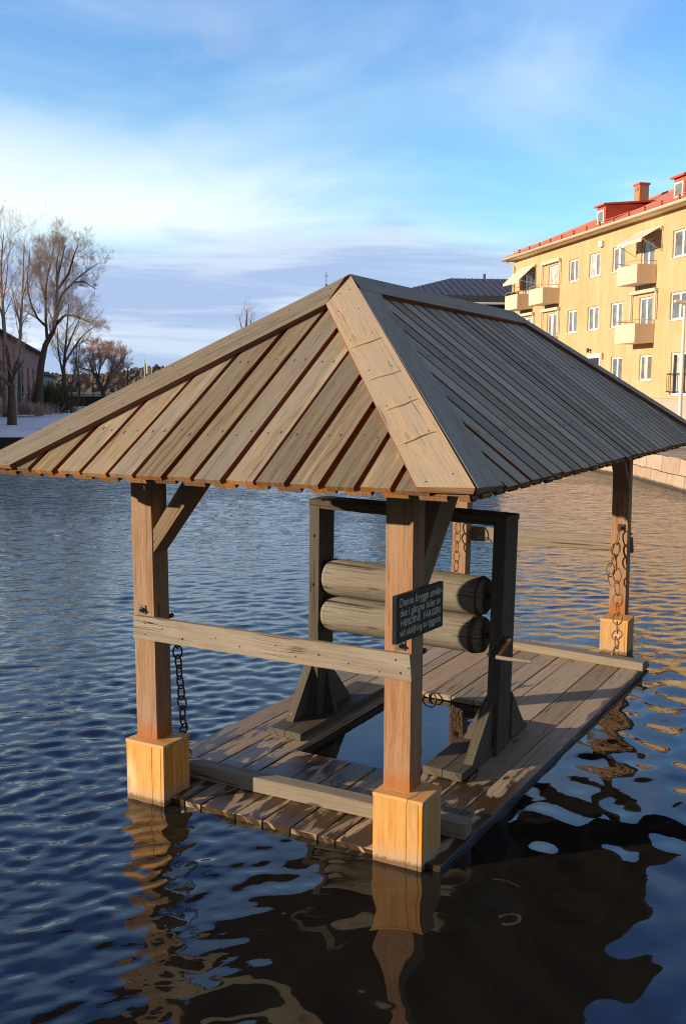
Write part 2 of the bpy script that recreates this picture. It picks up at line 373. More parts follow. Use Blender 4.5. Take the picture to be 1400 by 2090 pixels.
# ------------------------------------------------------------------ WATER
def build_water():
    rng = np.random.default_rng(11)
    cx, cy = CAM.x, CAM.y
    nr, na = 1250, 900
    r = np.exp(np.linspace(math.log(1.2), math.log(75), nr))
    a0 = YAW; half = R(37)
    a = np.linspace(a0-half, a0+half, na)
    rr, aa = np.meshgrid(r, a, indexing='ij')
    x = cx - np.sin(aa)*rr; y = cy + np.cos(aa)*rr
    z = np.zeros_like(x)
    # waves: sum of directional sines
    main = YAW + R(20)
    # lee of the raft: calmer, longer waves to the right of and close in front of it
    lee = 1/(1+np.exp(-(x-0.55+0.10*(y+2))*3.0)) * 1/(1+np.exp(-(2.6-y-0.9*(x-1.2))*2.2))
    lee = np.clip(lee + 0.45/(1+np.exp(-(x-0.1)*4.0))/(1+np.exp((y+2.2)*4.0)), 0, 1)
    well = ((np.abs(x-0.08) < 0.5) & (np.abs(y+0.72) < 0.85)).astype(float)
    under = 1/(1+np.exp(-(1.0-np.abs(x))*9)) * 1/(1+np.exp(-(2.1-np.abs(y+0.4))*9))
    gust = 0.82 + 0.35*np.sin(0.35*x+0.21*y+1)*np.sin(0.27*y-0.4*x) + 0.30*np.sin(1.3*x+0.5*y+2+1.2*np.sin(0.6*y))*np.sin(0.9*y-0.7*x+np.sin(0.8*x))
    for i in range(120):
        lam = math.exp(rng.normal(math.log(0.145), 0.50)); lam = min(max(lam, 0.06), 1.3)
        th = main + rng.normal(0, 0.62)
        k = 2*math.pi/lam; ph = rng.uniform(0, 2*math.pi)
        slope = 0.0190*(min(1, 0.20/lam))**0.35
        amp = slope/k
        # geometry can only carry waves that the grid resolves
        cell = rr*0.0038
        res = np.clip((lam/(cell*3.2)-1)*1.5, 0, 1)
        lf = 1 - lee*(0.90 if lam < 0.24 else 0.75 if lam < 0.34 else 0.30)
        lf = lf*(1-0.85*under)
        z += amp*gust*lf*res*np.sin(k*(-math.sin(th)*x + math.cos(th)*y) + ph)
    # slow wide rings in the lee
    for i in range(12):
        lam = rng.uniform(0.25, 0.6); th = rng.uniform(0, 2*math.pi); k = 2*math.pi/lam
        z += lee*0.0165/k*np.sin(k*(-math.sin(th)*x+math.cos(th)*y)+rng.uniform(0, 6.28))*(1-0.85*under)
    z *= (1-well*0.9)
    z *= np.clip((70-rr)/25, 0, 1)
    co = np.stack([x, y, z], -1).reshape(-1, 3)
    idx = np.arange(nr*na).reshape(nr, na)
    q = np.stack([idx[:-1, :-1], idx[1:, :-1], idx[1:, 1:], idx[:-1, 1:]], -1).reshape(-1, 4)
    # flat continuation out to the far end of the river, behind and to the sides
    extra = []; eq = []
    base = len(co)
    na2 = 64
    ring_in = [(cx-math.sin(t)*75, cy+math.cos(t)*75, 0) for t in np.linspace(a0-half, a0+half, na2)]
    ring_out = [(cx-math.sin(t)*700, cy+math.cos(t)*700, 0) for t in np.linspace(a0-half, a0+half, na2)]
    extra += ring_in + ring_out
    for i in range(na2-1): eq.append((base+i, base+na2+i, base+na2+i+1, base+i+1))
    b2 = base+len(extra)
    ts = np.linspace(a0+half, a0-half+2*math.pi, 48)
    extra += [(cx-math.sin(t)*0.3, cy+math.cos(t)*0.3, 0) for t in ts] + [(cx-math.sin(t)*700, cy+math.cos(t)*700, 0) for t in ts]
    for i in range(47): eq.append((b2+i, b2+48+i, b2+48+i+1, b2+i+1))
    co = np.vstack([co, np.array(extra)]); q = np.vstack([q, np.array(eq)])
    me = bpy.data.meshes.new('water'); me.vertices.add(len(co)); me.vertices.foreach_set('co', co.astype(np.float32).ravel())
    me.loops.add(len(q)*4); me.loops.foreach_set('vertex_index', q.astype(np.int32).ravel())
    me.polygons.add(len(q)); me.polygons.foreach_set('loop_start', np.arange(0, len(q)*4, 4, dtype=np.int32))
    me.polygons.foreach_set('use_smooth', np.ones(len(q), dtype=bool))
    me.update(); me.validate()
    ca = me.attributes.new('calm', 'FLOAT', 'POINT'); cv = np.zeros(len(me.vertices), np.float32); cv[:nr*na] = np.clip(np.maximum(lee, np.maximum(well, under)), 0, 1).ravel(); ca.data.foreach_set('value', cv)
    o = bpy.data.objects.new('water', me); COL.objects.link(o); tag(o, kind='structure')
    s = NT('river_water')
    p = s.geo(); sp = s.n('ShaderNodeSeparateXYZ'); s.l(p, sp.inputs[0])
    s.b.inputs['Base Color'].default_value = (0.013, 0.0125, 0.011, 1); s.b.inputs['Roughness'].default_value = 0.02
    s.b.inputs['IOR'].default_value = 1.55; s.b.inputs['Specular IOR Level'].default_value = 0.5
    # ripples too fine for the mesh: rotated so that crests lie across the view
    rot = s.n('ShaderNodeVectorRotate', rotation_type='Z_AXIS'); s.l(p, rot.inputs['Vector']); rot.inputs['Angle'].default_value = -YAW-R(15)
    n1 = s.noise(s.scale(rot.outputs[0], 4.5, 10.0), 1, 3, 0.5, 0.4)
    n2 = s.noise(s.scale(rot.outputs[0], 1.6, 3.0), 1, 3, 0.55, 0.5)
    vm = s.n('ShaderNodeVectorMath', operation='DISTANCE'); s.l(p, vm.inputs[0]); vm.inputs[1].default_value = tuple(CAM)
    far = s.sm(vm.outputs['Value'], 5, 26)
    h = s.math('ADD', s.math('MULTIPLY', n1, s.math('MULTIPLY', s.math('MULTIPLY_ADD', far, 0.85, 0.15), s.math('MULTIPLY_ADD', s.attr('calm'), -0.95, 1.0))), s.math('MULTIPLY', n2, s.math('MULTIPLY', far, 2.2)))
    s.l(s.bump(h, 1.0, 0.028), s.b.inputs['Normal'])
    me.materials.append(s.m)
build_water()

# ------------------------------------------------------------------ SHELTER (roofed pavilion on four posts)
PX, PY = 0.795, 2.390            # post centres
shelter = empty('wooden_shelter', 'open timber shelter with hipped board roof on four posts standing in the river', 'shelter', (0, 0, 0))
EX, EY, ZE, ZR, RY = 1.385, 3.04, 1.915, 2.965, 1.50

def roof_face(kind):
    """kind: 'near','far' (hip ends), 'right','left' (long sides)"""
    if kind == 'right':  e0, e1 = V((EX, -EY, ZE)), V((EX, EY, ZE)); t0, t1 = V((0, -RY, ZR)), V((0, RY, ZR))
    if kind == 'left':   e0, e1 = V((-EX, EY, ZE)), V((-EX, -EY, ZE)); t0, t1 = V((0, RY, ZR)), V((0, -RY, ZR))
    if kind == 'near':   e0, e1 = V((-EX, -EY, ZE)), V((EX, -EY, ZE)); t0 = t1 = V((0, -RY, ZR))
    if kind == 'far':    e0, e1 = V((EX, EY, ZE)), V((-EX, EY, ZE)); t0 = t1 = V((0, RY, ZR))
    L = (e1-e0).length; ea = (e1-e0)/L
    mid = (t0+t1)/2 - (e0+e1)/2; up = (mid - ea*mid.dot(ea)); H = up.length; up /= H
    n = ea.cross(up).normalized()
    ta, tb = (t0-e0).dot(ea), (t1-e0).dot(ea)       # along-eave range of the top edge
    P = lambda a, h, z=0: e0 + ea*a + up*h + n*z
    def hmax(a):
        if a < ta: return H*a/ta
        if a > tb: return H*(L-a)/(L-tb)
        return H
    root = MB(); pitch = 0.178
    nb = int(round(L/pitch)); pitch = L/nb
    def board(a0, a1, z0, th, h0, mat_top, gap=0.0):
        a0, a1 = max(a0, 0.012), min(a1, L-0.012)
        if a1-a0 < 0.02: return
        pts = [(a0, h0), (a1, h0)]
        if hmax(a1)-h0 > 0.002: pts.append((a1, hmax(a1)-gap))
        for b in (tb, ta):
            if a0 < b < a1 and (len(pts) == 0 or abs(pts[-1][0]-b) > 1e-4): pts.append((b, H-gap))
        if hmax(a0)-h0 > 0.002: pts.append((a0, hmax(a0)-gap))
        if len(pts) < 3: return
        poly = [P(a, h, z0) for a, h in pts]
        root.prism(poly, n*th, up, None, mat_top, side=[2]+[1]*(len(poly)-1), bottom=1)
    rs = random.Random(hash(kind) % 1000 if False else {'near': 3, 'far': 4, 'right': 5, 'left': 6}[kind])
    for i in range(nb+1):           # under boards lie beneath the gaps
        c = i*pitch; board(c-0.062, c+0.062, -0.022, 0.022, -0.004+rs.uniform(-.004, .004), 1 if kind in ('near', 'far') else 0)
    for i in range(nb):
        c = (i+0.5)*pitch+rs.uniform(-.006, .006); w = 0.147+rs.uniform(-.014, .009)
        board(c-w/2, c+w/2, 0.0, 0.024, rs.uniform(-.008, .006), 0)
        if kind in ('near', 'right'):
            for row in (0.36, 1.02):
                if hmax(c) > row+0.25:
                    for dx in (-0.032, 0.032):
                        hh = row+rs.uniform(-.02, .02); q = c+dx+rs.uniform(-.012, .012); ln = rs.uniform(0.006, 0.028)
                        root.prism([P(q-.0028, hh-ln, .0242), P(q+.0028, hh-ln, .0242), P(q+.0036, hh, .0242), P(q-.0036, hh, .0242)], n*0.0012, up, 0.5, 3)
    fo = root.build('roof_slope', ['roof' if kind in ('near', 'far') else 'roof_grey', 'fresh', 'end', 'nail'], shelter, origin=P(L/2, 0), bevel=0.0025)
    # caps along the hips
    cw = 0.185; cz = 0.0245; ct = 0.028
    inset = 0.145 if kind in ('right', 'left') else 0.0
    def cap(side):
        m_ = MB()
        c = (lambda a: a) if side < 0 else (lambda a: L-a)
        tt = ta if side < 0 else L-tb
        th = math.atan2(H, tt); wa = cw/math.sin(th)
        top_h = H-inset
        if inset == 0:    # pyramid end: the two caps mitre on the centre line
            hm = H*(tt-wa)/tt if wa < tt else 0.2
            pts = [(c(0), -0.012), (c(wa), -0.012), (c(tt), H*(tt-wa)/tt), (c(tt), H)]
        else:
            pts = [(c(0), -0.012), (c(wa), -0.012), (c(wa+top_h*tt/H), top_h), (c(top_h*tt/H), top_h)]
        hipdir = P(c(tt), H)-P(c(0), 0)
        hin = (P(c(wa), 0)-P(c(0), 0)); hin = (hin - hipdir.normalized()*hin.dot(hipdir.normalized())).normalized()
        # neighbours' normals decide how far the mitred edge runs past the hip line
        nn = {'near': V((0, -(ZR-ZE), EY-RY)), 'far': V((0, ZR-ZE, EY-RY)), 'right': V((ZR-ZE, 0, EX)), 'left': V((-(ZR-ZE), 0, EX))}
        other = {('near', 1): 'right', ('near', -1): 'left', ('far', -1): 'right', ('far', 1): 'left', ('right', -1): 'near', ('right', 1): 'far', ('left', 1): 'near', ('left', -1): 'far'}[(kind, side)]
        tn = math.tan(n.angle(nn[other].normalized())/2)
        def ring(h_):
            r_ = [P(a, h, h_) for a, h in pts]; e_ = hin*(-h_*tn); r_[0] = r_[0]+e_; r_[3] = r_[3]+e_; return r_
        m_.hexa(ring(cz), ring(cz+ct), hipdir, 0.6 if (kind, side) == ('near', 1) else 0.42, 0, [0, 1, 2, 1, 1, 0])
        # raised splits across the sunlit cap
        hd = hipdir.normalized(); cr = n.cross(hd).normalized()
        if (kind, side) == ('near', 1):
            ll = hipdir.length
            sgn = 1 if cr.dot(ea) < 0 else -1
            for q, am in ((0.372, .6), (0.535, 1.0), (0.668, .8), (0.80, 1.1)):
                b = P(c(0), 0, cz+ct) + hd*ll*(1-q)
                pts = [b + cr*sgn*w_ + hd*(0.006*am*math.sin(w_*30*am+q*31)+.06*(w_-.09)*math.sin(q*50)+rs.uniform(-.003, .003)) + n*0.0012 for w_ in (0.006, 0.04, 0.075, 0.11, 0.145, cw-0.004)]
                m_.tube(pts, [0.0022, 0.0050, 0.0065, 0.0075, 0.0060, 0.0022], 6, mat=0, tint=0.9)
                m_.tube([p_ - hd*0.006 - n*0.0012 for p_ in pts[1:-1]], [0.0012, .0018, .0014, .0008], 5, mat=3, tint=0.4)  # dark line below each split, its thin shade put in as colour
        if kind in ('near', 'right'):
            sgn = 1 if cr.dot(ea)*(-side) > 0 else -1
            for q in (0.06, 0.2, 0.34, 0.5, 0.66, 0.82, 0.93):
                for w_ in (0.03, 0.15):
                    b = P(c(0), 0, cz+ct) + hd*hipdir.length*(q+rs.uniform(-.012, .012)) + cr*sgn*(w_+rs.uniform(-.01, .01))
                    x_ = cr; m_.prism([b-x_*.0032-hd*.004, b+x_*.0032-hd*.004, b+x_*.0032+hd*.004, b-x_*.0032+hd*.004], n*.0015, hd, .5, 3)
        m_.build('hip_cap', ['cap' if kind == 'near' and side == 1 else 'roof' if kind in ('near', 'far') else 'roof_grey', 'fresh', 'end', 'nail'], shelter, origin=P(c(0), 0), bevel=0.002)
    cap(-1); cap(1)
    if inset:
        m_ = MB(); over = 0.0
        sl_ = ta/H
        pts = [(ta, H), (tb, H), (tb+inset*(L-tb)/H, H-inset), (ta-inset*sl_, H-inset)]
        tn = (ZR-ZE)/EX
        def ring(h_):
            r_ = [P(a, h, h_) for a, h in pts]; r_[0] = r_[0]+up*h_*tn; r_[1] = r_[1]+up*h_*tn; return r_
        m_.hexa(ring(cz), ring(cz+ct+.001), ea, 0.35, 0, [0, 1, 0, 1, 1, 1])
        m_.build('ridge_cap', ['roof_grey', 'fresh', 'end'], shelter, origin=P(L/2, H), bevel=0.002)
for k_ in ('near', 'far', 'right', 'left'): roof_face(k_)

# posts, boxes, braces
posts = {}
LEAN = {(-1, -1): (-0.016, 0.0), (1, -1): (0.0, 0.0), (1, 1): (-0.018, 0.01), (-1, 1): (0.03, 0.0)}
BOX = {(-1, -1): (0.0414, -0.0257+0.0, 0.3535, 0.137, 0.1206), (1, -1): (0.0414, -0.0257, 0.357, 0.137, 0.1206), (1, 1): (0.036, -0.215, 0.315, 0.125, 0.13), (-1, 1): (0.0, -0.2, 0.315, 0.125, 0.13)}
hw, hd_ = 0.075, 0.068
for (sx, sy) in ((-1, -1), (1, -1), (1, 1), (-1, 1)):
    x0, y0 = sx*0.792, sy*2.39
    lx, ly = LEAN[(sx, sy)]
    m_ = MB()
    zb, zt = 0.2, 1.90
    b = [(x0-hw, y0-hd_, zb), (x0+hw, y0-hd_, zb), (x0+hw, y0+hd_, zb), (x0-hw, y0+hd_, zb)]
    t = [(p[0]+lx, p[1]+ly, zt) for p in b]
    m_.hexa(b, t, (0, 0, 1), 0.55 + 0.1*sx)
    po = m_.build('post', ['post'], shelter, origin=(x0, y0, zb), bevel=0.004)
    posts[(sx, sy)] = po
    # pine box round the foot: boards on four sides plus mitred lid pieces
    ox, oy, h, bx, by = BOX[(sx, sy)]
    cx, cy = x0+ox, y0+oy
    m_ = MB(); T = 0.022; zb = -0.35; zt = h-0.020
    g = 0.0018
    xs = [cx-bx+0.002, cx+0.02*1.0+0.03, cx+bx-0.024, cx+bx-0.002]
    for i in range(3): m_.abox((xs[i]+g/2, cy-by+.002, zb), (xs[i+1]-g/2, cy-by+T, zt))
    for i in range(2):
        xx = [cx-bx+0.002, cx+.01, cx+bx-.002]; m_.abox((xx[i]+g/2, cy+by-T, zb), (xx[i+1]-g/2, cy+by-.002, zt))
    ys = [cy-by+T+.001, cy-by+0.075, cy+by*0.35, cy+by-T-.001]
    for i in range(3):
        m_.abox((cx+bx-T, ys[i]+g/2, zb), (cx+bx-.002, ys[i+1]-g/2, zt)); m_.abox((cx-bx+.002, ys[i]+g/2, zb), (cx-bx+T, ys[i+1]-g/2, zt))
    bo = m_.build('post_box', ['box'], po, origin=(cx, cy, 0), bevel=0.0015)
    m_ = MB()
    tx0, tx1, ty0, ty1 = cx-bx, cx+bx, cy-by, cy+by
    fw = 0.062
    if (sx, sy) == (1, -1):
        m_.prism([(tx0, ty0, zt), (tx1-0.085, ty0, zt), (tx1-0.068, ty0+fw, zt), (tx0, ty0+fw, zt)], (0, 0, .020), (1, 0, 0), 0.75)
        m_.prism([(tx1-0.0835, ty0, zt), (tx1, ty0, zt), (tx1, ty1, zt), (tx1-0.066, ty1, zt), (tx1-0.066, ty0+fw, zt)], (0, 0, .0185), (0, 1, 0), 0.35)
        m_.abox((tx0, ty0+fw+.001, zt), (tx1-.067, ty1, zt+.0195), along=0, tint=0.45)
    else:
        m_.prism([(tx0, ty0, zt), (tx1, ty0, zt), (tx1, ty0+fw, zt), (tx0, ty0+fw, zt)], (0, 0, .020), (1, 0, 0), 0.75)
        m_.abox((tx0, ty0+fw+.001, zt), (tx1, ty1, zt+.0185), along=0, tint=0.4)
    m_.build('box_lid', ['box'], po, origin=(cx, cy, zt), bevel=0.0015)
    # square washer plate and bolt on the outward face
    zz = 1.103 if sy < 0 else 1.12
    fx_ = x0-0.01 if sx < 0 else x0+0.013
    lz = (zz-0.2)/1.7
    f_ = V((fx_+lx*lz, y0-hd_, zz))
    m_ = MB()
    sz = 0.052 if sy < 0 else 0.062
    m_.box(f_+V((0, -.003, 0)), (1, 0, 0), (0, 1, 0), (0, 0, 1), (sz, .006, sz)); m_.tube([f_+V((0, -.006, 0)), f_+V((0, -.02, 0))], 0.016, 6); m_.tube([f_+V((0, -.02, 0)), f_+V((0, -.034, 0))], 0.0085, 8)
    m_.build('bolt_plate', ['steel' if sy < 0 else 'iron'], po, origin=f_, bevel=0.001)
    bk = V((x0+0.07+lx*lz, y0+hd_, 1.045))
    m_ = MB(); m_.tube([bk, bk+V((0, .03, 0))], 0.014, 8); m_.build('bolt', ['iron'], po, origin=bk)

def brace(pts8b, pts8t, along, mat='brace'):
    m_ = MB(); m_.hexa(pts8b, pts8t, along); return m_.build('brace', [mat], shelter, origin=pts8b[0], bevel=0.003)
# along the near side from the left post, rising to the right (set back from the post front)
yb0, yb1 = -2.455, -2.335
brace([(-0.728, yb0, 1.565), (-0.728, yb0, 1.43), (-0.728, yb1, 1.43), (-0.728, yb1, 1.565)], [(-0.455, yb0, 1.935), (-0.335, yb0, 1.925), (-0.335, yb1, 1.925), (-0.455, yb1, 1.935)], (0.38, 0, 0.5))
# mirrored on the far left
brace([(-0.728, -yb1, 1.565), (-0.728, -yb1, 1.43), (-0.728, -yb0, 1.43), (-0.728, -yb0, 1.565)], [(-0.455, -yb1, 1.935), (-0.335, -yb1, 1.925), (-0.335, -yb0, 1.925), (-0.455, -yb0, 1.935)], (0.38, 0, 0.5))
# along the right side: from the near right post back, from the far right post forward
xb0, xb1 = 0.745, 0.862
brace([(xb0, -2.325, 1.50), (xb0, -2.325, 1.30), (xb1, -2.325, 1.30), (xb1, -2.325, 1.50)], [(xb0, -2.00, 1.93), (xb0, -1.73, 1.93), (xb1, -1.73, 1.93), (xb1, -2.00, 1.93)], (0, 0.4, 0.5))
brace([(xb0, 2.325, 1.53), (xb0, 2.325, 1.44), (xb1, 2.325, 1.44), (xb1, 2.325, 1.53)], [(xb0, 1.98, 1.93), (xb0, 1.86, 1.93), (xb1, 1.86, 1.93), (xb1, 1.98, 1.93)], (0, -0.4, 0.5))
# eave beams under the boards
for y_ in (-2.39, 2.39):
    m_ = MB(); m_.abox((-1.02, y_-.055, 1.905), (1.02, y_+.055, 1.99), along=0); m_.build('eave_beam', ['brace'], shelter, origin=(0, y_, 1.95), bevel=.003)
for x_ in (-0.795, 0.795):
    m_ = MB(); m_.abox((x_-.055, -2.66, 1.93), (x_+.055, -2.448, 1.99), along=1); m_.abox((x_-.055, -2.332, 1.93), (x_+.055, 2.332, 1.99), along=1); m_.abox((x_-.055, 2.448, 1.93), (x_+.055, 2.66, 1.99), along=1)
    m_.build('eave_beam', ['brace'], shelter, origin=(x_, 0, 1.96), bevel=.003)

# rails: near one on the outside of the posts, far one likewise
def rail(x0, x1, y0, y1, zl, zr, h, nails):
    m_ = MB()
    # slightly wavy board built from segments sharing a grain
    b = [(x0, y0, zl), (x1, y0, zr), (x1, y1, zr), (x0, y1, zl)]
    t = [(p[0]+(0.004 if p[0] < 0 else -0.012), p[1], p[2]+h) for p in b]
    m_.hexa(b, t, (1, 0, 0), 0.55)
    for (q, w_, s_) in nails:
        p = V((x0+(x1-x0)*q, y0-.001, zl+(zr-zl)*q+h*w_))
        m_.tube([p+V((0, .001, 0)), p+V((0, -.0018, 0))], s_, 7, mat=1)
    return m_.build('rail', ['rail' if y0 < 0 else 'beam', 'nail'], shelter, origin=b[0], bevel=.003)
NL = [(0.05, 0.72, .004), (0.05, 0.25, .004), (0.12, .6, .004), (0.20, .3, .007), (0.33, .55, .004), (.42, .35, .005), (.55, .62, .004), (.62, .3, .004), (.70, .5, .006), (.80, .34, .005), (.95, .74, .0055), (.965, .28, .0065), (.99, .5, .005), (.9, .2, .004)]
rail(-0.853, 0.882, -2.492, -2.4595, 0.938, 0.936, 0.132, NL)
rail(-0.86, 0.885, 2.4595, 2.492, 0.865, 0.87, 0.145, [])

# ------------------------------------------------------------------ RAFT
raft = empty('floating_raft', 'low grey plank raft with an open well, half awash under the shelter', 'raft', (0, 0, 0))
cNL, cNR, cFR, cFL = V((-1.045, -2.465, 0.034)), V((1.055, -2.492, 0.026)), V((1.212, 1.735, 0.052)), V((-0.950, 1.85, 0.055))
def dk(a, b): return (cNL*(1-a)+cNR*a)*(1-b) + (cFL*(1-a)+cFR*a)*b
def dinv(x, y):
    a, b = 0.5, 0.5
    for _ in range(25):
        p = dk(a, b); e = 1e-4
        ja = (dk(a+e, b)-p)/e; jb = (dk(a, b+e)-p)/e
        det = ja.x*jb.y-ja.y*jb.x; dx, dy = x-p.x, y-p.y
        a += (dx*jb.y-dy*jb.x)/det; b += (ja.x*dy-ja.y*dx)/det
    return a, b
W = (dinv(-0.36, -0.7)[0], dinv(0.515, -0.7)[0]); BN = dinv(0.0, -1.50)[1]; BF = dinv(0.0, 0.04)[1]
m_ = MB()
edges = [0.0, 0.085, 0.165, 0.25, W[0], 0.415, 0.50, 0.585, 0.665, W[1], 0.83, 0.92, 1.0]
DT = 0.04
def plank(a0, a1, b0, b1, mb):
    g = 0.0018; t = random.random()
    p = [dk(a0+g, b0), dk(a1-g, b0), dk(a1-g, b1), dk(a0+g, b1)]
    w_ = random.uniform(-.002, .002)
    p = [q+V((0, 0, w_)) for q in p]
    mb.hexa([q-V((0, 0, DT)) for q in p], p, p[3]-p[0], t)
for i in range(len(edges)-1):
    a0, a1 = edges[i], edges[i+1]
    if W[0]-1e-6 <= a0 and a1 <= W[1]+1e-6:
        plank(a0, a1, 0.0, BN, m_); plank(a0, a1, BF, 1.0, m_)
    else: plank(a0, a1, (0.105 if a1 < 0.3 and a0 < 0.08 else 0.085 if a0 < 0.16 else 0.0), 1.0, m_)
m_.build('deck', ['deck'], raft, origin=(0, 0, 0), bevel=0.003)
m_ = MB()     # bearers under the deck, seen in the well and along the edges
for b_ in (0.03, BN-0.012, BF+0.012, 0.75, 0.97):
    p, q = dk(0.01, b_)-V((0, 0, .105)), dk(0.99, b_)-V((0, 0, .105)); m_.beam(p, q, 0.09, 0.10)
for a_ in (0.012, W[0]+0.0, W[1]-0.0, 0.988):
    p, q = dk(a_, 0.035)-V((0, 0, .085)), dk(a_, 0.965)-V((0, 0, .085)); m_.beam(p, q, 0.045, 0.082)
m_.build('bearer', ['tar'], raft, origin=(0, 0, -0.1))
def cross_beam(p0, p1, w_, h, nm='cross_beam'):
    m_ = MB(); p0, p1 = V(p0), V(p1); d_ = (p1-p0).normalized(); s_ = V((0, 0, 1)).cross(d_).normalized()*w_
    b = [p0, p1, p1+s_, p0+s_]; m_.hexa(b, [q+V((0, 0, h)) for q in b], d_, 0.5)
    return m_.build(nm, ['beam'], raft, origin=p0, bevel=.004)
cross_beam((-0.92, -2.19, 0.035), (1.055, -2.175, 0.031), 0.10, 0.088)
cross_beam((-0.86, 1.665, 0.056), (1.222, 1.405, 0.0525), 0.115, 0.072)
# iron ring at the far edge of the well
m_ = MB(); c_ = V((-0.085, 0.02, 0.005))
m_.tube([c_+V((0.055*math.cos(t), 0.012*math.sin(t)-.02, 0.055*math.sin(t))) for t in np.linspace(0, 2*math.pi, 20)[:-1]], 0.0065, 7, closed=True)
m_.build('iron_ring', ['iron'], raft, origin=c_)

# ------------------------------------------------------------------ MANGLE (roller frame)
mang = empty('mangle', 'dark tarred timber mangle frame with two thick wooden rollers standing over the well', 'mangle', (0.1, -0.9, 0.04))
def plate(x0, x1, y0, y1, sk, zt, nm='base_plate'):
    m_ = MB()
    b = [(x0, y0, 0.04), (x1, y0-.025, 0.04), (x1+sk, y1, 0.045), (x0+sk, y1, 0.045)]
    xm = (x0+x1)/2
    for (u0, u1) in ((0.0, 0.495), (0.505, 1.0)):
        L_ = lambda i, j, u: V(b[i])*(1-u)+V(b[j])*u
        q = [L_(0, 1, u0), L_(0, 1, u1), L_(3, 2, u1), L_(3, 2, u0)]
        m_.hexa(q, [p+V((0, 0, zt-.04)) for p in q], q[3]-q[0], 0.62+random.uniform(-.1, .1))
    for q in ((.12, .05), (.85, .05), (.5, .93)):
        p = (V(b[0])*(1-q[0])+V(b[1])*q[0])*(1-q[1]) + (V(b[3])*(1-q[0])+V(b[2])*q[0])*q[1]; p.z = zt
        m_.tube([p, p+V((0, 0, .004))], .007, 8, mat=1)
    return m_.build(nm, ['tar', 'steel'], mang, origin=b[0], bevel=.004)
plate(0.500, 0.762, -1.455, -0.36, 0.035, 0.089)
plate(-0.690, -0.425, -1.325, -0.10, 0.030, 0.089)
# posts
def mpost(x0, x1, y0, y1, zb, zt, lx, ly):
    m_ = MB(); b = [(x0, y0, zb), (x1, y0, zb), (x1, y1, zb), (x0, y1, zb)]
    m_.hexa(b, [(p[0]+lx, p[1]+ly, zt) for p in b], (0, 0, 1), 0.42)
    for (z_, u) in ((0.42, .5), (1.36, .45), (1.02, .4)):
        f = (z_-zb)/(zt-zb); p = V((x0+(x1-x0)*u+lx*f, y0+ly*f, z_)); m_.tube([p, p+V((0, -.008, 0))], .011, 8, mat=1)
    return m_.build('frame_post', ['tar', 'iron'], mang, origin=b[0], bevel=.004)
mpost(0.722, 0.803, -0.985, -0.745, 0.045, 1.545, 0.018, 0.02)
mpost(-0.592, -0.510, -0.975, -0.765, 0.045, 1.572, 0.012, 0.0)
# top beam with notched ends
m_ = MB()
lft, rgt = V((-0.580, -0.980, 1.572)), V((0.824, -0.968, 1.534))
dX = (rgt-lft).normalized(); dY = V((0.03, 1, 0)).normalized(); dZ = dX.cross(dY)
Lb = (rgt-lft).length
m_.box(lft+dX*Lb/2+dY*0.112+dZ*0.021, dX, dY, dZ, (Lb, 0.235, 0.042), 0, 0.5)
m_.box(lft+dX*Lb/2+dY*0.112-dZ*0.0105, dX, dY, dZ, (Lb-0.172, 0.23, 0.021), 0, 0.5)
m_.build('top_beam', ['tar'], mang, origin=lft, bevel=.004)
# gussets
def gusset(tri, off, nm='gusset'):
    m_ = MB(); tri = [V(p) for p in tri]; m_.prism(tri, off, tri[2]-tri[1], 0.6)
    q0, q1 = tri[1], tri[2]; off = V(off)
    n_ = off.cross(q1-q0).normalized()
    if n_.dot((q0+q1)/2-tri[0]) < 0: n_ = -n_
    for f in (.13, .82):
        p = q0*(1-f)+q1*f+off*0.5; m_.tube([p, p+n_*.005], .008, 8, mat=1)
    return m_.build(nm, ['tar', 'steel'], mang, origin=tri[0], bevel=.003)
gusset([(0.707, -0.987, 0.09), (0.707, -1.325, 0.09), (0.712, -0.987, 0.40)], (0.062, 0, 0))
gusset([(0.757, -0.743, 0.09), (0.757, -0.455, 0.09), (0.757, -0.743, 0.40)], (0.062, 0, 0))
gusset([(0.720, -0.90, 0.09), (0.545, -0.90, 0.09), (0.722, -0.90, 0.46)], (0, 0.06, 0))
gusset([(-0.652, -0.977, 0.09), (-0.652, -1.175, 0.09), (-0.612, -0.977, 0.46)], (0.062, 0, 0))
gusset([(-0.585, -0.763, 0.09), (-0.585, -0.45, 0.09), (-0.585, -0.763, 0.41)], (0.062, 0, 0))
gusset([(-0.508, -0.86, 0.09), (-0.44, -0.86, 0.09), (-0.506, -0.86, 0.42)], (0, 0.05, 0))
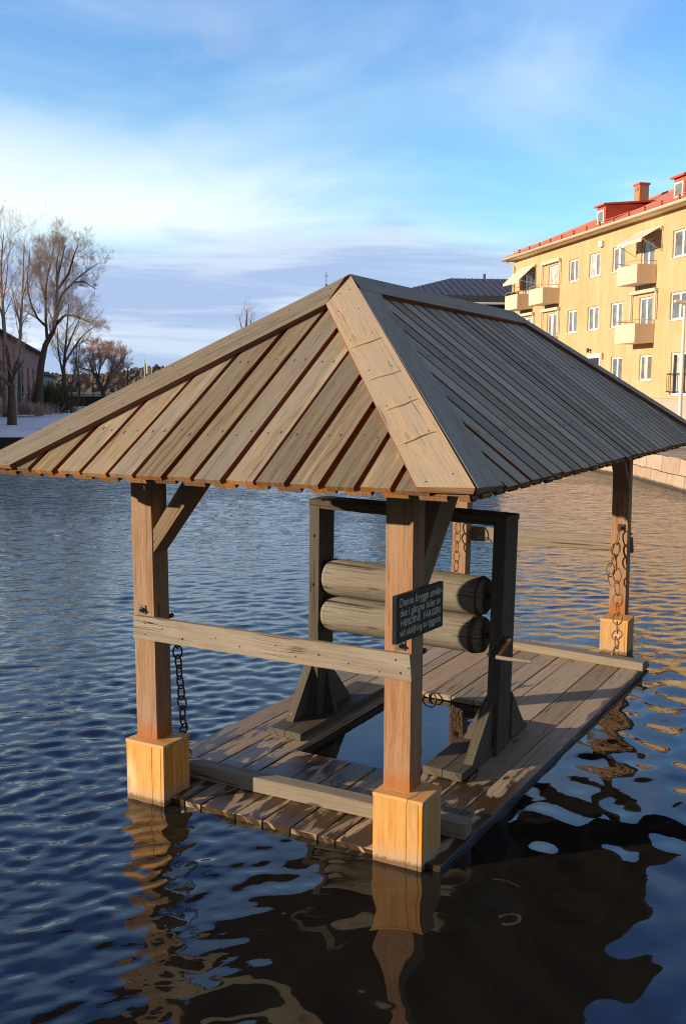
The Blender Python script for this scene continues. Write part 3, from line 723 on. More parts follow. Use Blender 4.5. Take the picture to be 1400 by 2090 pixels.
# rollers
def roller(xa, xb, za, zb_, y_, r):
    m_ = MB(); a, b = V((xa, y_, za)), V((xb, y_-.02, zb_)); d_ = (b-a).normalized(); L_ = (b-a).length; n = 36
    prof = [(0.0, .62), (0.004, .80), (0.018, .93), (0.035, .985), (0.040, 1.0), (0.046, .985), (0.052, 1.0), (0.2, 1.005), (L_*.5, 1.012), (L_-.2, 1.003), (L_-.052, .99), (L_-.022, .965), (L_-.008, .92), (L_, .86)]
    x_ = d_.orthogonal().normalized(); y2 = d_.cross(x_)
    rs = random.Random(int(r*10000)); ph = [rs.uniform(0, 6.28) for _ in range(3)]
    rings = []
    for (q, k) in prof:
        ring = []
        for j in range(n):
            t = 2*math.pi*j/n; rr = r*k*(1+.006*math.sin(2*t+ph[0])+.004*math.sin(5*t+ph[1]+q*3))
            ring.append(a+d_*q+(x_*math.cos(t)+y2*math.sin(t))*rr)
        rings.append(ring)
    for i in range(len(prof)-1):
        for j in range(n):
            j2 = (j+1) % n; c = 2*math.pi*r/n
            m_.face([rings[i][j], rings[i][j2], rings[i+1][j2], rings[i+1][j]], [(j*c, prof[i][0]), ((j+1)*c, prof[i][0]), ((j+1)*c, prof[i+1][0]), (j*c, prof[i+1][0])], .5, 0, True)
    m_.face(rings[0][::-1], [(p.y, p.z*.05) for p in rings[0][::-1]], .4, 0); m_.face(rings[-1], [(p.y, p.z*.05) for p in rings[-1]], .4, 0)
    o = m_.build('roller', ['roller'], mang, origin=a, weld=True)
    h = MB(); k = 36
    for (q0, q1, rr) in ((L_-.040, L_-.030, r*.985),) if r > .125 else ((L_-.075, L_-.045, r),):
        pr = [(q0, rr-.002), (q0, rr+.006), (q1, rr+.002), (q1, rr-.008)]
        rg = [[a+d_*q+(x_*math.cos(2*math.pi*j/k)+y2*math.sin(2*math.pi*j/k))*r_ for j in range(k)] for q, r_ in pr]
        for i in range(3):
            for j in range(k):
                j2 = (j+1) % k; h.face([rg[i][j], rg[i][j2], rg[i+1][j2], rg[i+1][j]], [(0, 0)]*4, .5, 0, False)
    h.build('iron_hoop', ['iron'], o, origin=a+d_*(L_-.04))
    for p_, q_, rr in ((a-d_*.035, a+d_*.01, .028), (b-d_*.01, b+d_*.045, .016)):
        ax = MB(); ax.tube([p_, q_], rr, 10); ax.build('axle', ['iron'], o, origin=p_)
roller(-0.492, 0.680, 1.068, 1.046, -0.862, 0.127)
roller(-0.505, 0.672, 0.812, 0.792, -0.862, 0.121)
# crank
m_ = MB()
hub = V((0.815, -0.945, 0.795)); el_ = V((0.862, -1.175, 0.742))
m_.tube([hub-V((.02, 0, 0)), hub+V((.055, 0, 0))], .022, 10)
m_.beam(hub+V((.045, 0, 0)), el_, .012, .026, up=(1, 0, 0))
ck = m_.build('crank', ['iron'], mang, origin=hub)
m_ = MB(); m_.tube([el_-V((.012, 0, 0)), el_+V((.05, .0, -.002)), el_+V((.205, .012, -.004))], [.013, .0125, .010], 10, tint=.8)
m_.build('crank_handle', ['rail'], ck, origin=el_)
# wire twisted round the post
m_ = MB(); m_.tube([(0.722, -0.992, .70), (0.745, -0.993, .715), (0.775, -0.993, .76), (0.808, -.985, .82), (0.815, -0.96, .83)], .004, 6); m_.tube([(.745, -.985, .70), (.745, -1.005, .70)], .012, 8)
m_.build('iron_wire', ['steel'], mang, origin=(.76, -.99, .75))

# ------------------------------------------------------------------ SIGN
sign = empty('sign_board', 'small black painted board with four lines of cream hand lettering on the near right post', 'sign', (0.876, -2.41, 1.27))
m_ = MB()
x0, x1 = 0.872, 0.892
b = [(x0, -2.700, 1.168), (x1, -2.692, 1.168), (x1, -2.135, 1.141), (x0, -2.135, 1.141)]
t = [(x0, -2.702, 1.399), (x1, -2.694, 1.399), (x1, -2.135, 1.376), (x0, -2.135, 1.376)]
m_.hexa(b, t, (0, 1, 0), .5)
for (y_, z_) in ((-2.41, 1.365), (-2.40, 1.17), (-2.45, 1.30)):
    m_.tube([(x1, y_, z_), (x1+.002, y_, z_)], .0045, 8, mat=1)
m_.build('board', ['signboard', 'nail'], sign, origin=(x0, -2.41, 1.27), bevel=.0015)
def text_mesh(txt):
    c = bpy.data.curves.new('lettering', 'FONT'); c.body = txt; c.size = 1.0; c.resolution_u = 3; c.offset = 0.016
    o = bpy.data.objects.new('lettering', c); COL.objects.link(o)
    dg = bpy.context.evaluated_depsgraph_get(); me = bpy.data.meshes.new_from_object(o.evaluated_get(dg))
    bpy.data.objects.remove(o); bpy.data.curves.remove(c)
    return me
for (txt, y0, y1, zc, hgt, shear) in (("Denna brygga anv\u00e4n-", -2.662, -2.150, 1.330, .058, .06), ("des i g\u00e5ngna tider av", -2.660, -2.172, 1.281, .054, .06),
                               ("HERDINS  F\u00c4RGERI", -2.648, -2.176, 1.232, .048, .04), ("vid sk\u00f6ljning av tyggods", -2.662, -2.168, 1.186, .052, .06)):
    me = text_mesh(txt); n = len(me.vertices); co = np.zeros(n*3, np.float32); me.vertices.foreach_get('co', co); co = co.reshape(-1, 3)
    xmin, xmax = co[:, 0].min(), co[:, 0].max()
    u = (co[:, 0]-xmin)/(xmax-xmin); v_ = co[:, 1]
    yy = y0+(y1-y0)*u + v_*hgt*shear
    zz = zc + v_*hgt*0.98 - 0.042*(yy+2.42)*1.0 + .0006*np.sin(u*23)
    out = np.stack([np.full(n, x1+.0012) + 0*u + .0 , yy, zz], -1) - np.array([x1, -2.41, zc])
    out[:, 0] += np.interp(yy, [-2.694, -2.135], [0.0, 0.0])
    me.vertices.foreach_set('co', out.astype(np.float32).ravel()); me.materials.clear(); me.materials.append(M['letter']); me.update()
    o = bpy.data.objects.new('lettering', me); COL.objects.link(o); o.parent = sign; o.location = V((x1, -2.41, zc)) - V(sign['_o'])

# ------------------------------------------------------------------ CHAINS
def link_pts(c, d_, side, L_, w_, n=18):
    """oval ring centred c, long axis d_, lying in the plane of d_ and side"""
    return [c + d_*(L_*math.cos(t)) + side*(w_*math.sin(t)) for t in np.linspace(0, 2*math.pi, n+1)[:-1]]
def chain(label, path, seed, n, L_, w_, hook=True, rad=.0055, mat='rust'):
    rs = random.Random(seed); path = [V(p) for p in path]
    seg = [(path[i+1]-path[i]).length for i in range(len(path)-1)]; tot = sum(seg)
    def pos(s_):
        for i, l in enumerate(seg):
            if s_ <= l or i == len(seg)-1: return path[i]+(path[i+1]-path[i])*(s_/l)
            s_ -= l
    e = empty('iron_chain', label, 'chain', path[0], group='rusty chains hanging at the posts')
    m_ = MB()
    for i in range(n):
        c = pos(tot*(i+.5)/n); d_ = (pos(tot*min(1, (i+.9)/n))-pos(tot*max(0, (i+.1)/n))).normalized()
        a = (0.25 if i % 2 else 1.75)+rs.uniform(-.3, .3)
        o1 = d_.orthogonal().normalized(); o2 = d_.cross(o1)
        ex = V((1, 0, 0)); ex = (ex-d_*ex.dot(d_)).normalized(); ey = d_.cross(ex)
        side = ex*math.cos(a)+ey*math.sin(a)
        k = tot/n*0.5+.010
        m_.tube(link_pts(c, d_, side, k*rs.uniform(.95, 1.08), w_*rs.uniform(.8, 1.15)), rad, 6, closed=True)
    m_.build('links', [mat], e, origin=path[0])
    if hook:
        p = path[-1]; h = MB()
        h.tube([p+V((0, .0, .06)), p+V((.022, -.005, .045)), p+V((.018, -.01, .015)), p+V((-.008, -.012, .0)), p+V((-.02, -.012, -.04)), p+V((-.028, -.012, -.085))], [.007, .008, .008, .010, .012, .016], 7)
        h.build('hook', [mat], e, origin=p)
    return e
cC = chain('long rusty chain looping down the far right post to the raft beam', [(0.792, 2.275, 1.09), (0.775, 2.235, .90), (0.80, 2.20, .72), (0.835, 2.12, .50), (0.90, 1.86, .32), (0.965, 1.55, .20)], 3, 11, .05, .040)
m_ = MB()       # second, slack strand of the same chain
pp = [V((0.785, 2.25, .98)), V((0.765, 2.22, .88)), V((0.742, 2.20, .78)), V((0.748, 2.19, .70)), V((0.765, 2.19, .60))]
for i in range(4):
    c = (pp[i]+pp[i+1])/2; d_ = (pp[i+1]-pp[i]).normalized(); sd = V((math.cos(i*1.9), math.sin(i*1.9), 0)); sd = (sd-d_*sd.dot(d_)).normalized()
    m_.tube(link_pts(c, d_, sd, .062, .040), .0055, 6, closed=True)
m_.build('links', ['rust'], cC, origin=pp[0])
chain('rusty chain on the far left post seen behind the rollers', [(-0.775, 2.265, 1.06), (-0.77, 2.235, .85), (-0.765, 2.21, .6), (-.76, 1.95, .30), (-.75, 1.72, .16)], 5, 12, .05, .040, False)
chain('dark chain dangling behind the near left post above its pine box', [(-0.715, -2.305, 0.98), (-0.700, -2.29, .86), (-0.690, -2.285, .70), (-0.675, -2.285, .55), (-0.672, -2.28, .42), (-.71, -2.22, .28), (-.76, -2.12, .13)], 8, 15, .038, .027, False, mat='iron')
chain('short dark chain hidden behind the near right post below the sign', [(0.80, -2.305, 0.98), (0.81, -2.29, .80), (.815, -2.285, .60), (0.832, -2.28, .42), (.76, -2.19, .22), (.70, -2.10, .14)], 9, 15, .038, .030, False, mat='iron')

# ------------------------------------------------------------------ GROUND, BANKS
D2 = V((-0.6628, 0.7488, 0)); N2 = V((-0.7488, -0.6628, 0))       # along the river / towards the river from the right bank
def sheet(name, poly, z, mat, skirt=None):
    m_ = MB(); P3 = [V((p[0], p[1], z)) for p in poly]
    m_.face(P3, [(p.x, p.y) for p in P3], .5, 0)
    if skirt is not None:
        for i in range(len(P3)):
            a, b = P3[i], P3[(i+1) % len(P3)]
            m_.face([b, a, V((a.x, a.y, skirt)), V((b.x, b.y, skirt))], [(0, 0), (1, 0), (1, 1), (0, 1)], .5, 1 if isinstance(mat, list) else 0)
    o = m_.build(name, mat); bm = bmesh.new(); bm.from_mesh(o.data)
    up = [f for f in bm.faces if abs(f.normal.z) > .5]
    if up and up[0].normal.z < 0: bmesh.ops.reverse_faces(bm, faces=up)
    bm.to_mesh(o.data); bm.free()
    return tag(o, kind='structure')
def snow_mat(name, snow, dirt, lo, hi, sc, xs=1.0):
    s = NT(name); p = s.geo(); n_ = s.noise(s.scale(p, sc, sc*xs), 1, 7, 0.6, .3); n2 = s.noise(s.scale(p, sc*6, sc*6), 1, 4)
    f = s.sm(n_, lo, hi); s.l(s.mix(f, s.mix(s.sm(n2, .3, .7), dirt, tuple(c*.6 for c in dirt)), s.mix(s.math('MULTIPLY', s.sm(n2, .4, .8), .35), snow, tuple(c*.75 for c in snow))), s.b.inputs['Base Color'])
    s.b.inputs['Roughness'].default_value = .8; s.l(s.bump(s.math('ADD', n_, s.math('MULTIPLY', n2, .15)), .6, .25), s.b.inputs['Normal']); return s.m
M['snow'] = snow_mat('trodden_snow', (0.92, 0.93, 0.95), (0.14, 0.12, 0.10), .28, .36, .22)
M['bank_edge'] = plain('dark_bank_stone', (0.045, 0.042, 0.035), .9, 0, 1.2, .6, (0.02, 0.02, 0.016), bump=.6)
M['pavement'] = snow_mat('pavement_with_old_snow', (0.74, 0.75, 0.79), (0.47, 0.36, 0.26), .56, .62, .5)
M['grassland'] = plain('dry_grass', (0.14, 0.115, 0.065), .95, 0, .15, .7, (0.07, 0.075, 0.035))
lb = [(-25.5, 16.9), (-20.5, 20.7), tuple((V((-20.5, 20.7, 0))+D2*100)[:2]), (-170, 92), (-170, -60), (-60, -40), (-32, 2)]
rs = random.Random(77); lb2 = []
for i in range(len(lb)):
    a, b = V((*lb[i], 0)), V((*lb[(i+1) % len(lb)], 0)); L_ = (b-a).length; n_ = max(1, min(60, int(L_/1.3))) if i < 2 or i >= 4 else 1
    for k_ in range(n_):
        p = a+(b-a)*(k_/n_); q_ = .28 if 0 < k_ else .1; lb2.append((p.x+rs.uniform(-q_, q_), p.y+rs.uniform(-q_, q_)))
sheet('riverbank', lb2, 0.7, ['snow', 'bank_edge'], -0.6)
q_edge = [(5.5, 6.5), (1.2, 13.6), (-1.15, 17.95), (-3.12, 21.45), (-6.1, 24.95), (-9.9, 29.4), (-19, 39.8), (-34, 56.8), (-72, 102)]
inner = []
for i, p in enumerate(q_edge):
    a = V((*q_edge[max(i-1, 0)], 0)); b = V((*q_edge[min(i+1, len(q_edge)-1)], 0)); t_ = (b-a).normalized(); inner.append(tuple((V((*p, 0)) + V((t_.y, -t_.x, 0))*0.55)[:2]))
sheet('pavement', inner + [(90, 130), (120, 20), (30, -12)], 0.74, ['pavement'])
far0, far1 = at(-160, 812, 111), at(900, 812, 118)
sheet('far_ground', [tuple(far0[:2]), tuple(far1[:2]), tuple((far1+V((900, 2600, 0)))[:2]), tuple((far0+V((-2600, 1500, 0)))[:2])], 1.65, ['grassland', 'bank_edge'], -0.5)
sheet('ground', [(-3000, -800), (3000, -800), (3000, 4000), (-3000, 4000)], -1.5, ['grassland'])

# quay wall of granite blocks
s = NT('granite_blocks'); uv = s.uv()
bt = s.n('ShaderNodeTexBrick'); s.l(uv, bt.inputs['Vector']); bt.inputs['Scale'].default_value = 1; bt.offset = .37; bt.squash = 1.0
bt.inputs['Brick Width'].default_value = 1.25; bt.inputs['Row Height'].default_value = .42; bt.inputs['Mortar Size'].default_value = .012; bt.inputs['Mortar Smooth'].default_value = .4
bt.inputs['Color1'].default_value = (.42, .32, .25, 1); bt.inputs['Color2'].default_value = (.54, .43, .34, 1); bt.inputs['Mortar'].default_value = (.06, .045, .035, 1)
dv = s.n('ShaderNodeVectorMath', operation='ADD'); nzc = s.n('ShaderNodeTexNoise'); s.l(uv, nzc.inputs['Vector']); nzc.inputs['Scale'].default_value = 2.2
sc_ = s.n('ShaderNodeVectorMath', operation='SCALE'); s.l(nzc.outputs['Color'], sc_.inputs[0]); sc_.inputs['Scale'].default_value = .13
s.l(uv, dv.inputs[0]); s.l(sc_.outputs[0], dv.inputs[1]); s.l(dv.outputs[0], bt.inputs['Vector'])
nz = s.noise(s.geo(), 2.5, 7, .65); stn = s.sm(nz, .45, .7)
c = s.mix(s.math('MULTIPLY', stn, .5), bt.outputs['Color'], (.40, .22, .12))
sp = s.n('ShaderNodeSeparateXYZ'); s.l(s.geo(), sp.inputs[0]); c = s.mix(s.sm(s.math('ADD', sp.outputs[2], s.math('MULTIPLY', nz, -.08)), .08, 0.0), c, (.07, .055, .04))
s.l(c, s.b.inputs['Base Color']); s.b.inputs['Roughness'].default_value = .85
s.l(s.bump(s.math('ADD', s.math('MULTIPLY', nz, .5), s.math('MULTIPLY', bt.outputs['Fac'], -1.0)), .8, .04), s.b.inputs['Normal']); M['granite'] = s.m
m_ = MB(); run = 0
q_foot = []
for i, p in enumerate(q_edge):
    a = V((*q_edge[max(i-1, 0)], 0)); b = V((*q_edge[min(i+1, len(q_edge)-1)], 0)); t_ = (b-a).normalized(); q_foot.append(V((*p, 0)) - V((t_.y, -t_.x, 0))*0.10)
for i in range(len(q_edge)-1):
    a, b = V((*q_edge[i], .77)), V((*q_edge[i+1], .77)); L_ = (b-a).length; t_ = (b-a)/L_
    a1, b1 = V((*inner[i], .77)), V((*inner[i+1], .77)); f0, f1 = q_foot[i]+V((0, 0, -.5)), q_foot[i+1]+V((0, 0, -.5))
    m_.face([b, a, f0, f1], [(run+L_, .77), (run, .77), (run, -.5), (run+L_, -.5)], .5, 0)
    m_.face([a, b, b1, a1], [(run, 1.6), (run+L_, 1.6), (run+L_, 1.98), (run, 1.98)], .5, 0)
    run += L_
qw = m_.build('quay_wall', ['granite']); tag(qw, 'pinkish granite block quay wall along the right bank below the yellow building', 'wall')
# low blue-grey railing on the quay
M['rail_paint'] = plain('blue_grey_paint', (.20, .24, .27), .5)
ry = empty('quay_railing', 'low blue-grey steel railing along the top of the quay wall', 'railing', (-2.5, 21, .77))
pts = []
for i in range(1, 6):
    a, b = V((*inner[i], .77)), V((*inner[i+1], .77)); n_ = max(1, int((b-a).length/2.3))
    pts += [a+(b-a)*(k/n_) for k in range(n_)]
pts = [p+V((.12, .12, 0)) for p in pts]
m_ = MB(); m_.tube([p+V((0, 0, .26)) for p in pts], .03, 8); m_.build('top_bar', ['rail_paint'], ry, origin=pts[0])
for p in pts:
    m_ = MB(); m_.abox(p-V((.05, .05, 0)), p+V((.05, .05, .30))); m_.build('railing_post', ['rail_paint'], ry, origin=p, bevel=.005)

# ------------------------------------------------------------------ YELLOW APARTMENT BUILDING
def plaster():
    s = NT('yellow_plaster'); p = s.obj(); n1 = s.noise(s.scale(p, 1.6, 1.6, .5), 1, 6, .6); n2 = s.noise(p, .35, 4, .6); n3 = s.noise(p, 30, 3, .6)
    c = s.mix(s.sm(n1, .3, .7), (.60, .415, .23), (.70, .50, .30)); c = s.mix(s.math('MULTIPLY', s.sm(n2, .45, .7), .5), c, (.57, .36, .175))
    st = s.noise(s.scale(p, 5, 5, .35), 1, 4, .6); c = s.mix(s.math('MULTIPLY', s.sm(st, .54, .75), .4), c, (.50, .34, .18))
    s.l(c, s.b.inputs['Base Color']); s.b.inputs['Roughness'].default_value = .9; s.b.inputs['Specular IOR Level'].default_value = .2
    s.l(s.bump(n3, .3, .01), s.b.inputs['Normal']); return s.m
M['plaster'] = plaster()
M['plinth'] = plain('grey_plinth', (.50, .43, .37), .9, 0, 1.5, .35, (.38, .33, .29))
M['white'] = plain('white_paint', (.80, .78, .76), .5)
M['cream'] = plain('cream_panel', (.74, .62, .48), .55, 0, 2, .15, (.66, .55, .42))
M['shadow_in'] = plain('dark_interior', (.03, .032, .035), .9)
M['awning'] = plain('awning_cloth', (.72, .63, .55), .85)
M['tanmetal'] = plain('orange_tan_rail', (.55, .34, .2), .5)
M['redmetal'] = plain('red_sheet_metal', (.54, .12, .08), .5, 0, 3, .2, (.42, .07, .045))
M['redguard'] = plain('tile_red_metal', (.62, .20, .12), .5)
M['gutter'] = plain('pale_gutter', (.70, .62, .42), .5)
def glass(name, col, rough=.06):
    s = NT(name); s.b.inputs['Base Color'].default_value = (*col, 1); s.b.inputs['Roughness'].default_value = rough; s.b.inputs['Specular IOR Level'].default_value = .9
    n_ = s.noise(s.obj(), 3, 3); s.l(s.mix(s.sm(n_, .35, .65), col, tuple(c*.65 for c in col)), s.b.inputs['Base Color']); return s.m
M['glass'] = glass('window_glass', (.20, .23, .27)); M['curtain'] = glass('curtained_glass', (.66, .62, .60), .15); M['darkglass'] = glass('dark_glass', (.06, .07, .075))
def tiles():
    s = NT('red_roof_tiles'); uv = s.uv(); sp = s.n('ShaderNodeSeparateXYZ'); s.l(uv, sp.inputs[0])
    wv = s.math('SINE', s.math('MULTIPLY', sp.outputs[0], 2*math.pi/.24)); rowf = s.math('FRACT', s.math('DIVIDE', sp.outputs[1], .34))
    n_ = s.noise(s.scale(uv, 4.2, 2.9), 1, 2); n2 = s.noise(uv, .5, 4)
    c = s.mix(s.sm(n_, .3, .7), (.70, .20, .11), (.80, .30, .18)); c = s.mix(s.math('MULTIPLY', s.sm(n2, .4, .7), .4), c, (.62, .17, .09))
    c = s.mix(s.math('MULTIPLY', s.sm(rowf, .90, .97), .35), c, (.20, .05, .03))
    s.l(c, s.b.inputs['Base Color']); s.b.inputs['Roughness'].default_value = .7
    s.l(s.bump(s.math('ADD', s.math('MULTIPLY', wv, .5), s.math('MULTIPLY', rowf, -.5)), .35, .03), s.b.inputs['Normal']); return s.m
M['tiles'] = tiles()
def bricks(name, c1, c2, mo, bw=.25, rh=.075):
    s = NT(name); uv = s.uv(); bt = s.n('ShaderNodeTexBrick'); s.l(uv, bt.inputs['Vector']); bt.inputs['Scale'].default_value = 1
    bt.inputs['Brick Width'].default_value = bw; bt.inputs['Row Height'].default_value = rh; bt.inputs['Mortar Size'].default_value = .008
    for k_, cc in (('Color1', c1), ('Color2', c2), ('Mortar', mo)): bt.inputs[k_].default_value = (*cc, 1)
    n_ = s.noise(uv, .8, 6, .65); s.l(s.mix(s.math('MULTIPLY', s.sm(n_, .42, .68), .5), bt.outputs['Color'], tuple(x*.5 for x in c1)), s.b.inputs['Base Color']); s.b.inputs['Roughness'].default_value = .9; return s.m
M['brick_orange'] = bricks('orange_brick', (.52, .20, .09), (.60, .27, .13), (.45, .36, .28))
M['brick_pink'] = bricks('old_pink_brick', (.46, .21, .17), (.54, .28, .23), (.40, .33, .29), .5, .16)

YO = V((-5.05, 39.02, 0)); YR = math.atan2(-D2.y, -D2.x)
yb = empty('apartment_building', 'long three storey yellow plastered apartment house with red tiled hipped roof and cream balconies', 'building', YO, None, YR)
def LB(s_, p_, z): return V((-s_, -p_, z))         # building coordinates: s along the front (away), p out towards the river
class BB(MB):
    """builder in the local frame of the empty"""
    def put(s, name, mats, parent, origin=(0, 0, 0), bevel=0.0):
        o = s.build(name, mats, None, origin=origin, bevel=bevel); o.parent = parent
        po = V(parent.get('_l', (0, 0, 0))) if parent.type != 'EMPTY' else V((0, 0, 0))
        o.location = V(origin)-po; o['_l'] = tuple(origin); return o
    def slab(s, s0, s1, p0, p1, z0, z1, mat=0, along=0, tint=.5):
        s.abox((-max(s0, s1), -max(p0, p1), z0), (-min(s0, s1), -min(p0, p1), z1), along, tint, mat)
S0, S1, DEP, ZB, ZPL, ZEV = -16.0, 18.75, 11.0, .6, 2.14, 10.50
wins = []    # (kind, s0, s1, z0, z1)
for z0, z1 in ((8.32, 9.52), (5.60, 6.82)):
    for (a, b) in ((10.05, 11.18), (7.58, 8.83), (5.13, 6.36)): wins.append(('w', a, b, z0, z1))
    wins.append(('W', -1.25, .93, z0, z1)); wins.append(('w', -5.2, -3.97, z0, z1)); wins.append(('w', -8.6, -7.37, z0, z1))
for z0, z1 in ((7.42, 9.50), (4.74, 6.84)):
    wins.append(('d', 2.42, 3.60, z0, z1)); wins.append(('d', 12.60, 13.78, z0, z1)); wins.append(('d', 15.6, 17.4, z0, z1))
for (a, b) in ((5.03, 6.15), (2.28, 3.40), (10.0, 11.1), (12.6, 13.8), (-5.2, -3.97)): wins.append(('w', a, b, 2.95, 4.15))
wins.append(('f', -1.25, .66, 2.27, 4.17)); wins.append(('e', 7.25, 8.50, 2.16, 4.38))
ss = sorted({S0, S1, *[x for w_ in wins for x in w_[1:3]]}); zs = sorted({ZB, ZPL, ZEV, *[x for w_ in wins for x in w_[3:5]]})
m_ = BB(); RV = .13
for i in range(len(ss)-1):
    for j in range(len(zs)-1):
        cs, cz = (ss[i]+ss[i+1])/2, (zs[j]+zs[j+1])/2
        if any(w_[1] < cs < w_[2] and w_[3] < cz < w_[4] for w_ in wins) or cz < ZPL: continue
        P4 = [LB(ss[i+1], 0, zs[j]), LB(ss[i], 0, zs[j]), LB(ss[i], 0, zs[j+1]), LB(ss[i+1], 0, zs[j+1])]
        m_.face(P4, [(p.x, p.z) for p in P4], .5, 0)
for (_, a, b, z0, z1) in wins:      # reveals
    for P4 in ([LB(a, 0, z0), LB(a, -RV, z0), LB(a, -RV, z1), LB(a, 0, z1)], [LB(b, -RV, z0), LB(b, 0, z0), LB(b, 0, z1), LB(b, -RV, z1)],
               [LB(b, 0, z1), LB(a, 0, z1), LB(a, -RV, z1), LB(b, -RV, z1)], [LB(b, -RV, z0), LB(a, -RV, z0), LB(a, 0, z0), LB(b, 0, z0)]): m_.face(P4, [(p.x, p.z) for p in P4], .5, 0)
for P4 in ([LB(S1, -DEP, ZPL), LB(S1, 0, ZPL), LB(S1, 0, ZEV), LB(S1, -DEP, ZEV)], [LB(S0, 0, ZPL), LB(S0, -DEP, ZPL), LB(S0, -DEP, ZEV), LB(S0, 0, ZEV)], [LB(S0, -DEP, ZPL), LB(S1, -DEP, ZPL), LB(S1, -DEP, ZEV), LB(S0, -DEP, ZEV)]): m_.face(P4, [(p.y, p.z) for p in P4], .5, 0)
m_.put('wall', ['plaster'], yb)
m_ = BB(); m_.slab(S0-.01, S1-.03, -.03-DEP, -.03, ZB, ZPL); m_.put('plinth', ['plinth'], yb)
def window(kind, w_, h):
    """frame + pane in local coordinates, lower right corner (small s) at 0"""
    f = BB(); fr = .10
    f.slab(0, w_, -.11, -.07, 0, fr); f.slab(0, w_, -.11, -.07, h-fr, h)
    f.slab(0, fr, -.108, -.072, fr, h-fr); f.slab(w_-fr, w_, -.108, -.072, fr, h-fr)
    nb_ = 1 if w_ < 1.5 else 2
    for i in range(nb_): c = w_*(i+1)/(nb_+1); f.slab(c-.075, c+.075, -.106, -.074, fr, h-fr)
    if kind != 'd': f.slab(-.04, w_+.04, -.11, .05, -.035, 0)
    p = BB()
    return f, p, nb_
wroot = {}
for i, (kind, a, b, z0, z1) in enumerate(wins):
    w_, h = b-a, z1-z0; key = (kind if kind in 'dfeW' else 'w', round(w_, 2), round(h, 2))
    o_ = (-a, 0, z0)
    if kind == 'e':
        m_ = BB(); m_.slab(7.15, 8.60, -.1, .05, 4.16, 4.40); m_.slab(7.15, 7.32, -.1, .05, 2.16, 4.16); m_.slab(8.43, 8.60, -.1, .05, 2.16, 4.16); d_ = m_.put('door', ['white'], yb)
        m_ = BB(); m_.slab(7.32, 8.43, -.12, -.08, 2.16, 4.16); m_.put('door_leaf', ['darkglass'], d_); continue
    f, p, nb_ = window(kind, w_, h)
    fo = f.build('window', ['white'], None, bevel=.004); fo.parent = yb; fo.location = o_
    rs = random.Random(i*13+5); k_ = nb_+1
    for j in range(k_):
        c0, c1 = w_*j/k_+.01, w_*(j+1)/k_-.01
        cov = rs.choice([0, 0, .45, .3]) if kind != 'd' else rs.choice([0, .5])
        if (i in (1,)): cov = 1.0 if j else .5
        if kind == 'd' and abs(a-12.6) < .01 and z0 > 7: cov = 1.0
        left_ = rs.random() < .5; cm = c0+(c1-c0)*cov
        zl = (.04, h-.04)
        if cov > .02:
            P4 = [LB(cm, -.095, zl[0]), LB(c0, -.095, zl[0]), LB(c0, -.095, zl[1]), LB(cm, -.095, zl[1])]; p.face(P4, [(q.x, q.z) for q in P4], .5, 1)
        if cov < .98:
            P4 = [LB(c1, -.095, zl[0]), LB(cm, -.095, zl[0]), LB(cm, -.095, zl[1]), LB(c1, -.095, zl[1])]; p.face(P4, [(q.x, q.z) for q in P4], .5, 0)
    po = p.build('pane', ['glass' if (kind != 'f') else 'darkglass', 'curtain'], None); po.parent = fo
# french balcony rail
m_ = BB()
for z_ in (2.42, 3.22): m_.slab(-1.35, .76, .10, .13, z_, z_+.03)
for k_ in range(15): m_.slab(-1.3+k_*.145, -1.285+k_*.145, .105, .12, 2.45, 3.22)
m_.slab(-1.33, -1.30, 0, .12, 2.45, 2.48); m_.slab(.72, .75, 0, .12, 2.45, 2.48); m_.slab(-1.33, -1.30, 0, .12, 3.2, 3.23); m_.slab(.72, .75, 0, .12, 3.2, 3.23)
M['black'] = plain('black_metal', (.03, .03, .03), .5)
m_.put('french_balcony', ['black'], yb)
# balconies
def balcony(a, b, z0, z1, plants=False):
    m_ = BB(); m_.slab(a, b, .02, 1.0, z0, z0+.10); m_.slab(a, b, .96, 1.0, z0+.10, z1, 0, 2); m_.slab(a, a+.04, .02, .96, z0+.10, z1); m_.slab(b-.04, b, .02, .96, z0+.10, z1)
    for k_ in range(6):   # seams of the profiled sheet
        x_ = a-.003; m_.slab(x_, a, .14+k_*.15, .15+k_*.15, z0+.1, z1)
    o = m_.put('balcony', ['cream'], yb, origin=tuple(LB((a+b)/2, .5, z0)), bevel=.006)
    r = BB(); zr = z1+.17
    r.tube([LB(a+.03, .03, zr), LB(a+.03, .98, zr), LB(b-.03, .98, zr), LB(b-.03, .03, zr)], .018, 6)
    for q in (a+.03, (a+b)/2, b-.03): r.tube([LB(q, .98, z1-.01), LB(q, .98, zr)], .014, 6)
    r.tube([LB(a+.03, .06, z1-.01), LB(a+.03, .06, zr)], .014, 6)
    r.put('balcony_rail', ['tanmetal'], o, origin=tuple(LB((a+b)/2, .5, z1)))
    if plants:
        g = BB(); rs = random.Random(4)
        for k_ in range(160):
            c = LB(rs.uniform(a+.05, b-.05), rs.uniform(.82, .98), z1+rs.uniform(-.02, .13)); g.tube([c, c+V((rs.uniform(-.06, .06), rs.uniform(-.06, .06), rs.uniform(.0, .1)))], [.02, .006], 3)
        g.put('window_box_plants', ['plant'], o, origin=tuple(LB((a+b)/2, .9, z1)))
M['plant'] = plain('dull_green_plants', (.05, .075, .03), .8)
for (z0, z1) in ((7.38, 8.22), (4.68, 5.55)):
    balcony(2.15, 4.02, z0, z1); balcony(12.28, 14.17, z0-.06, z1-.04); balcony(15.83, 17.68, z0-.08, z1-.06, z0 > 7); balcony(-11.9, -10.0, z0, z1)
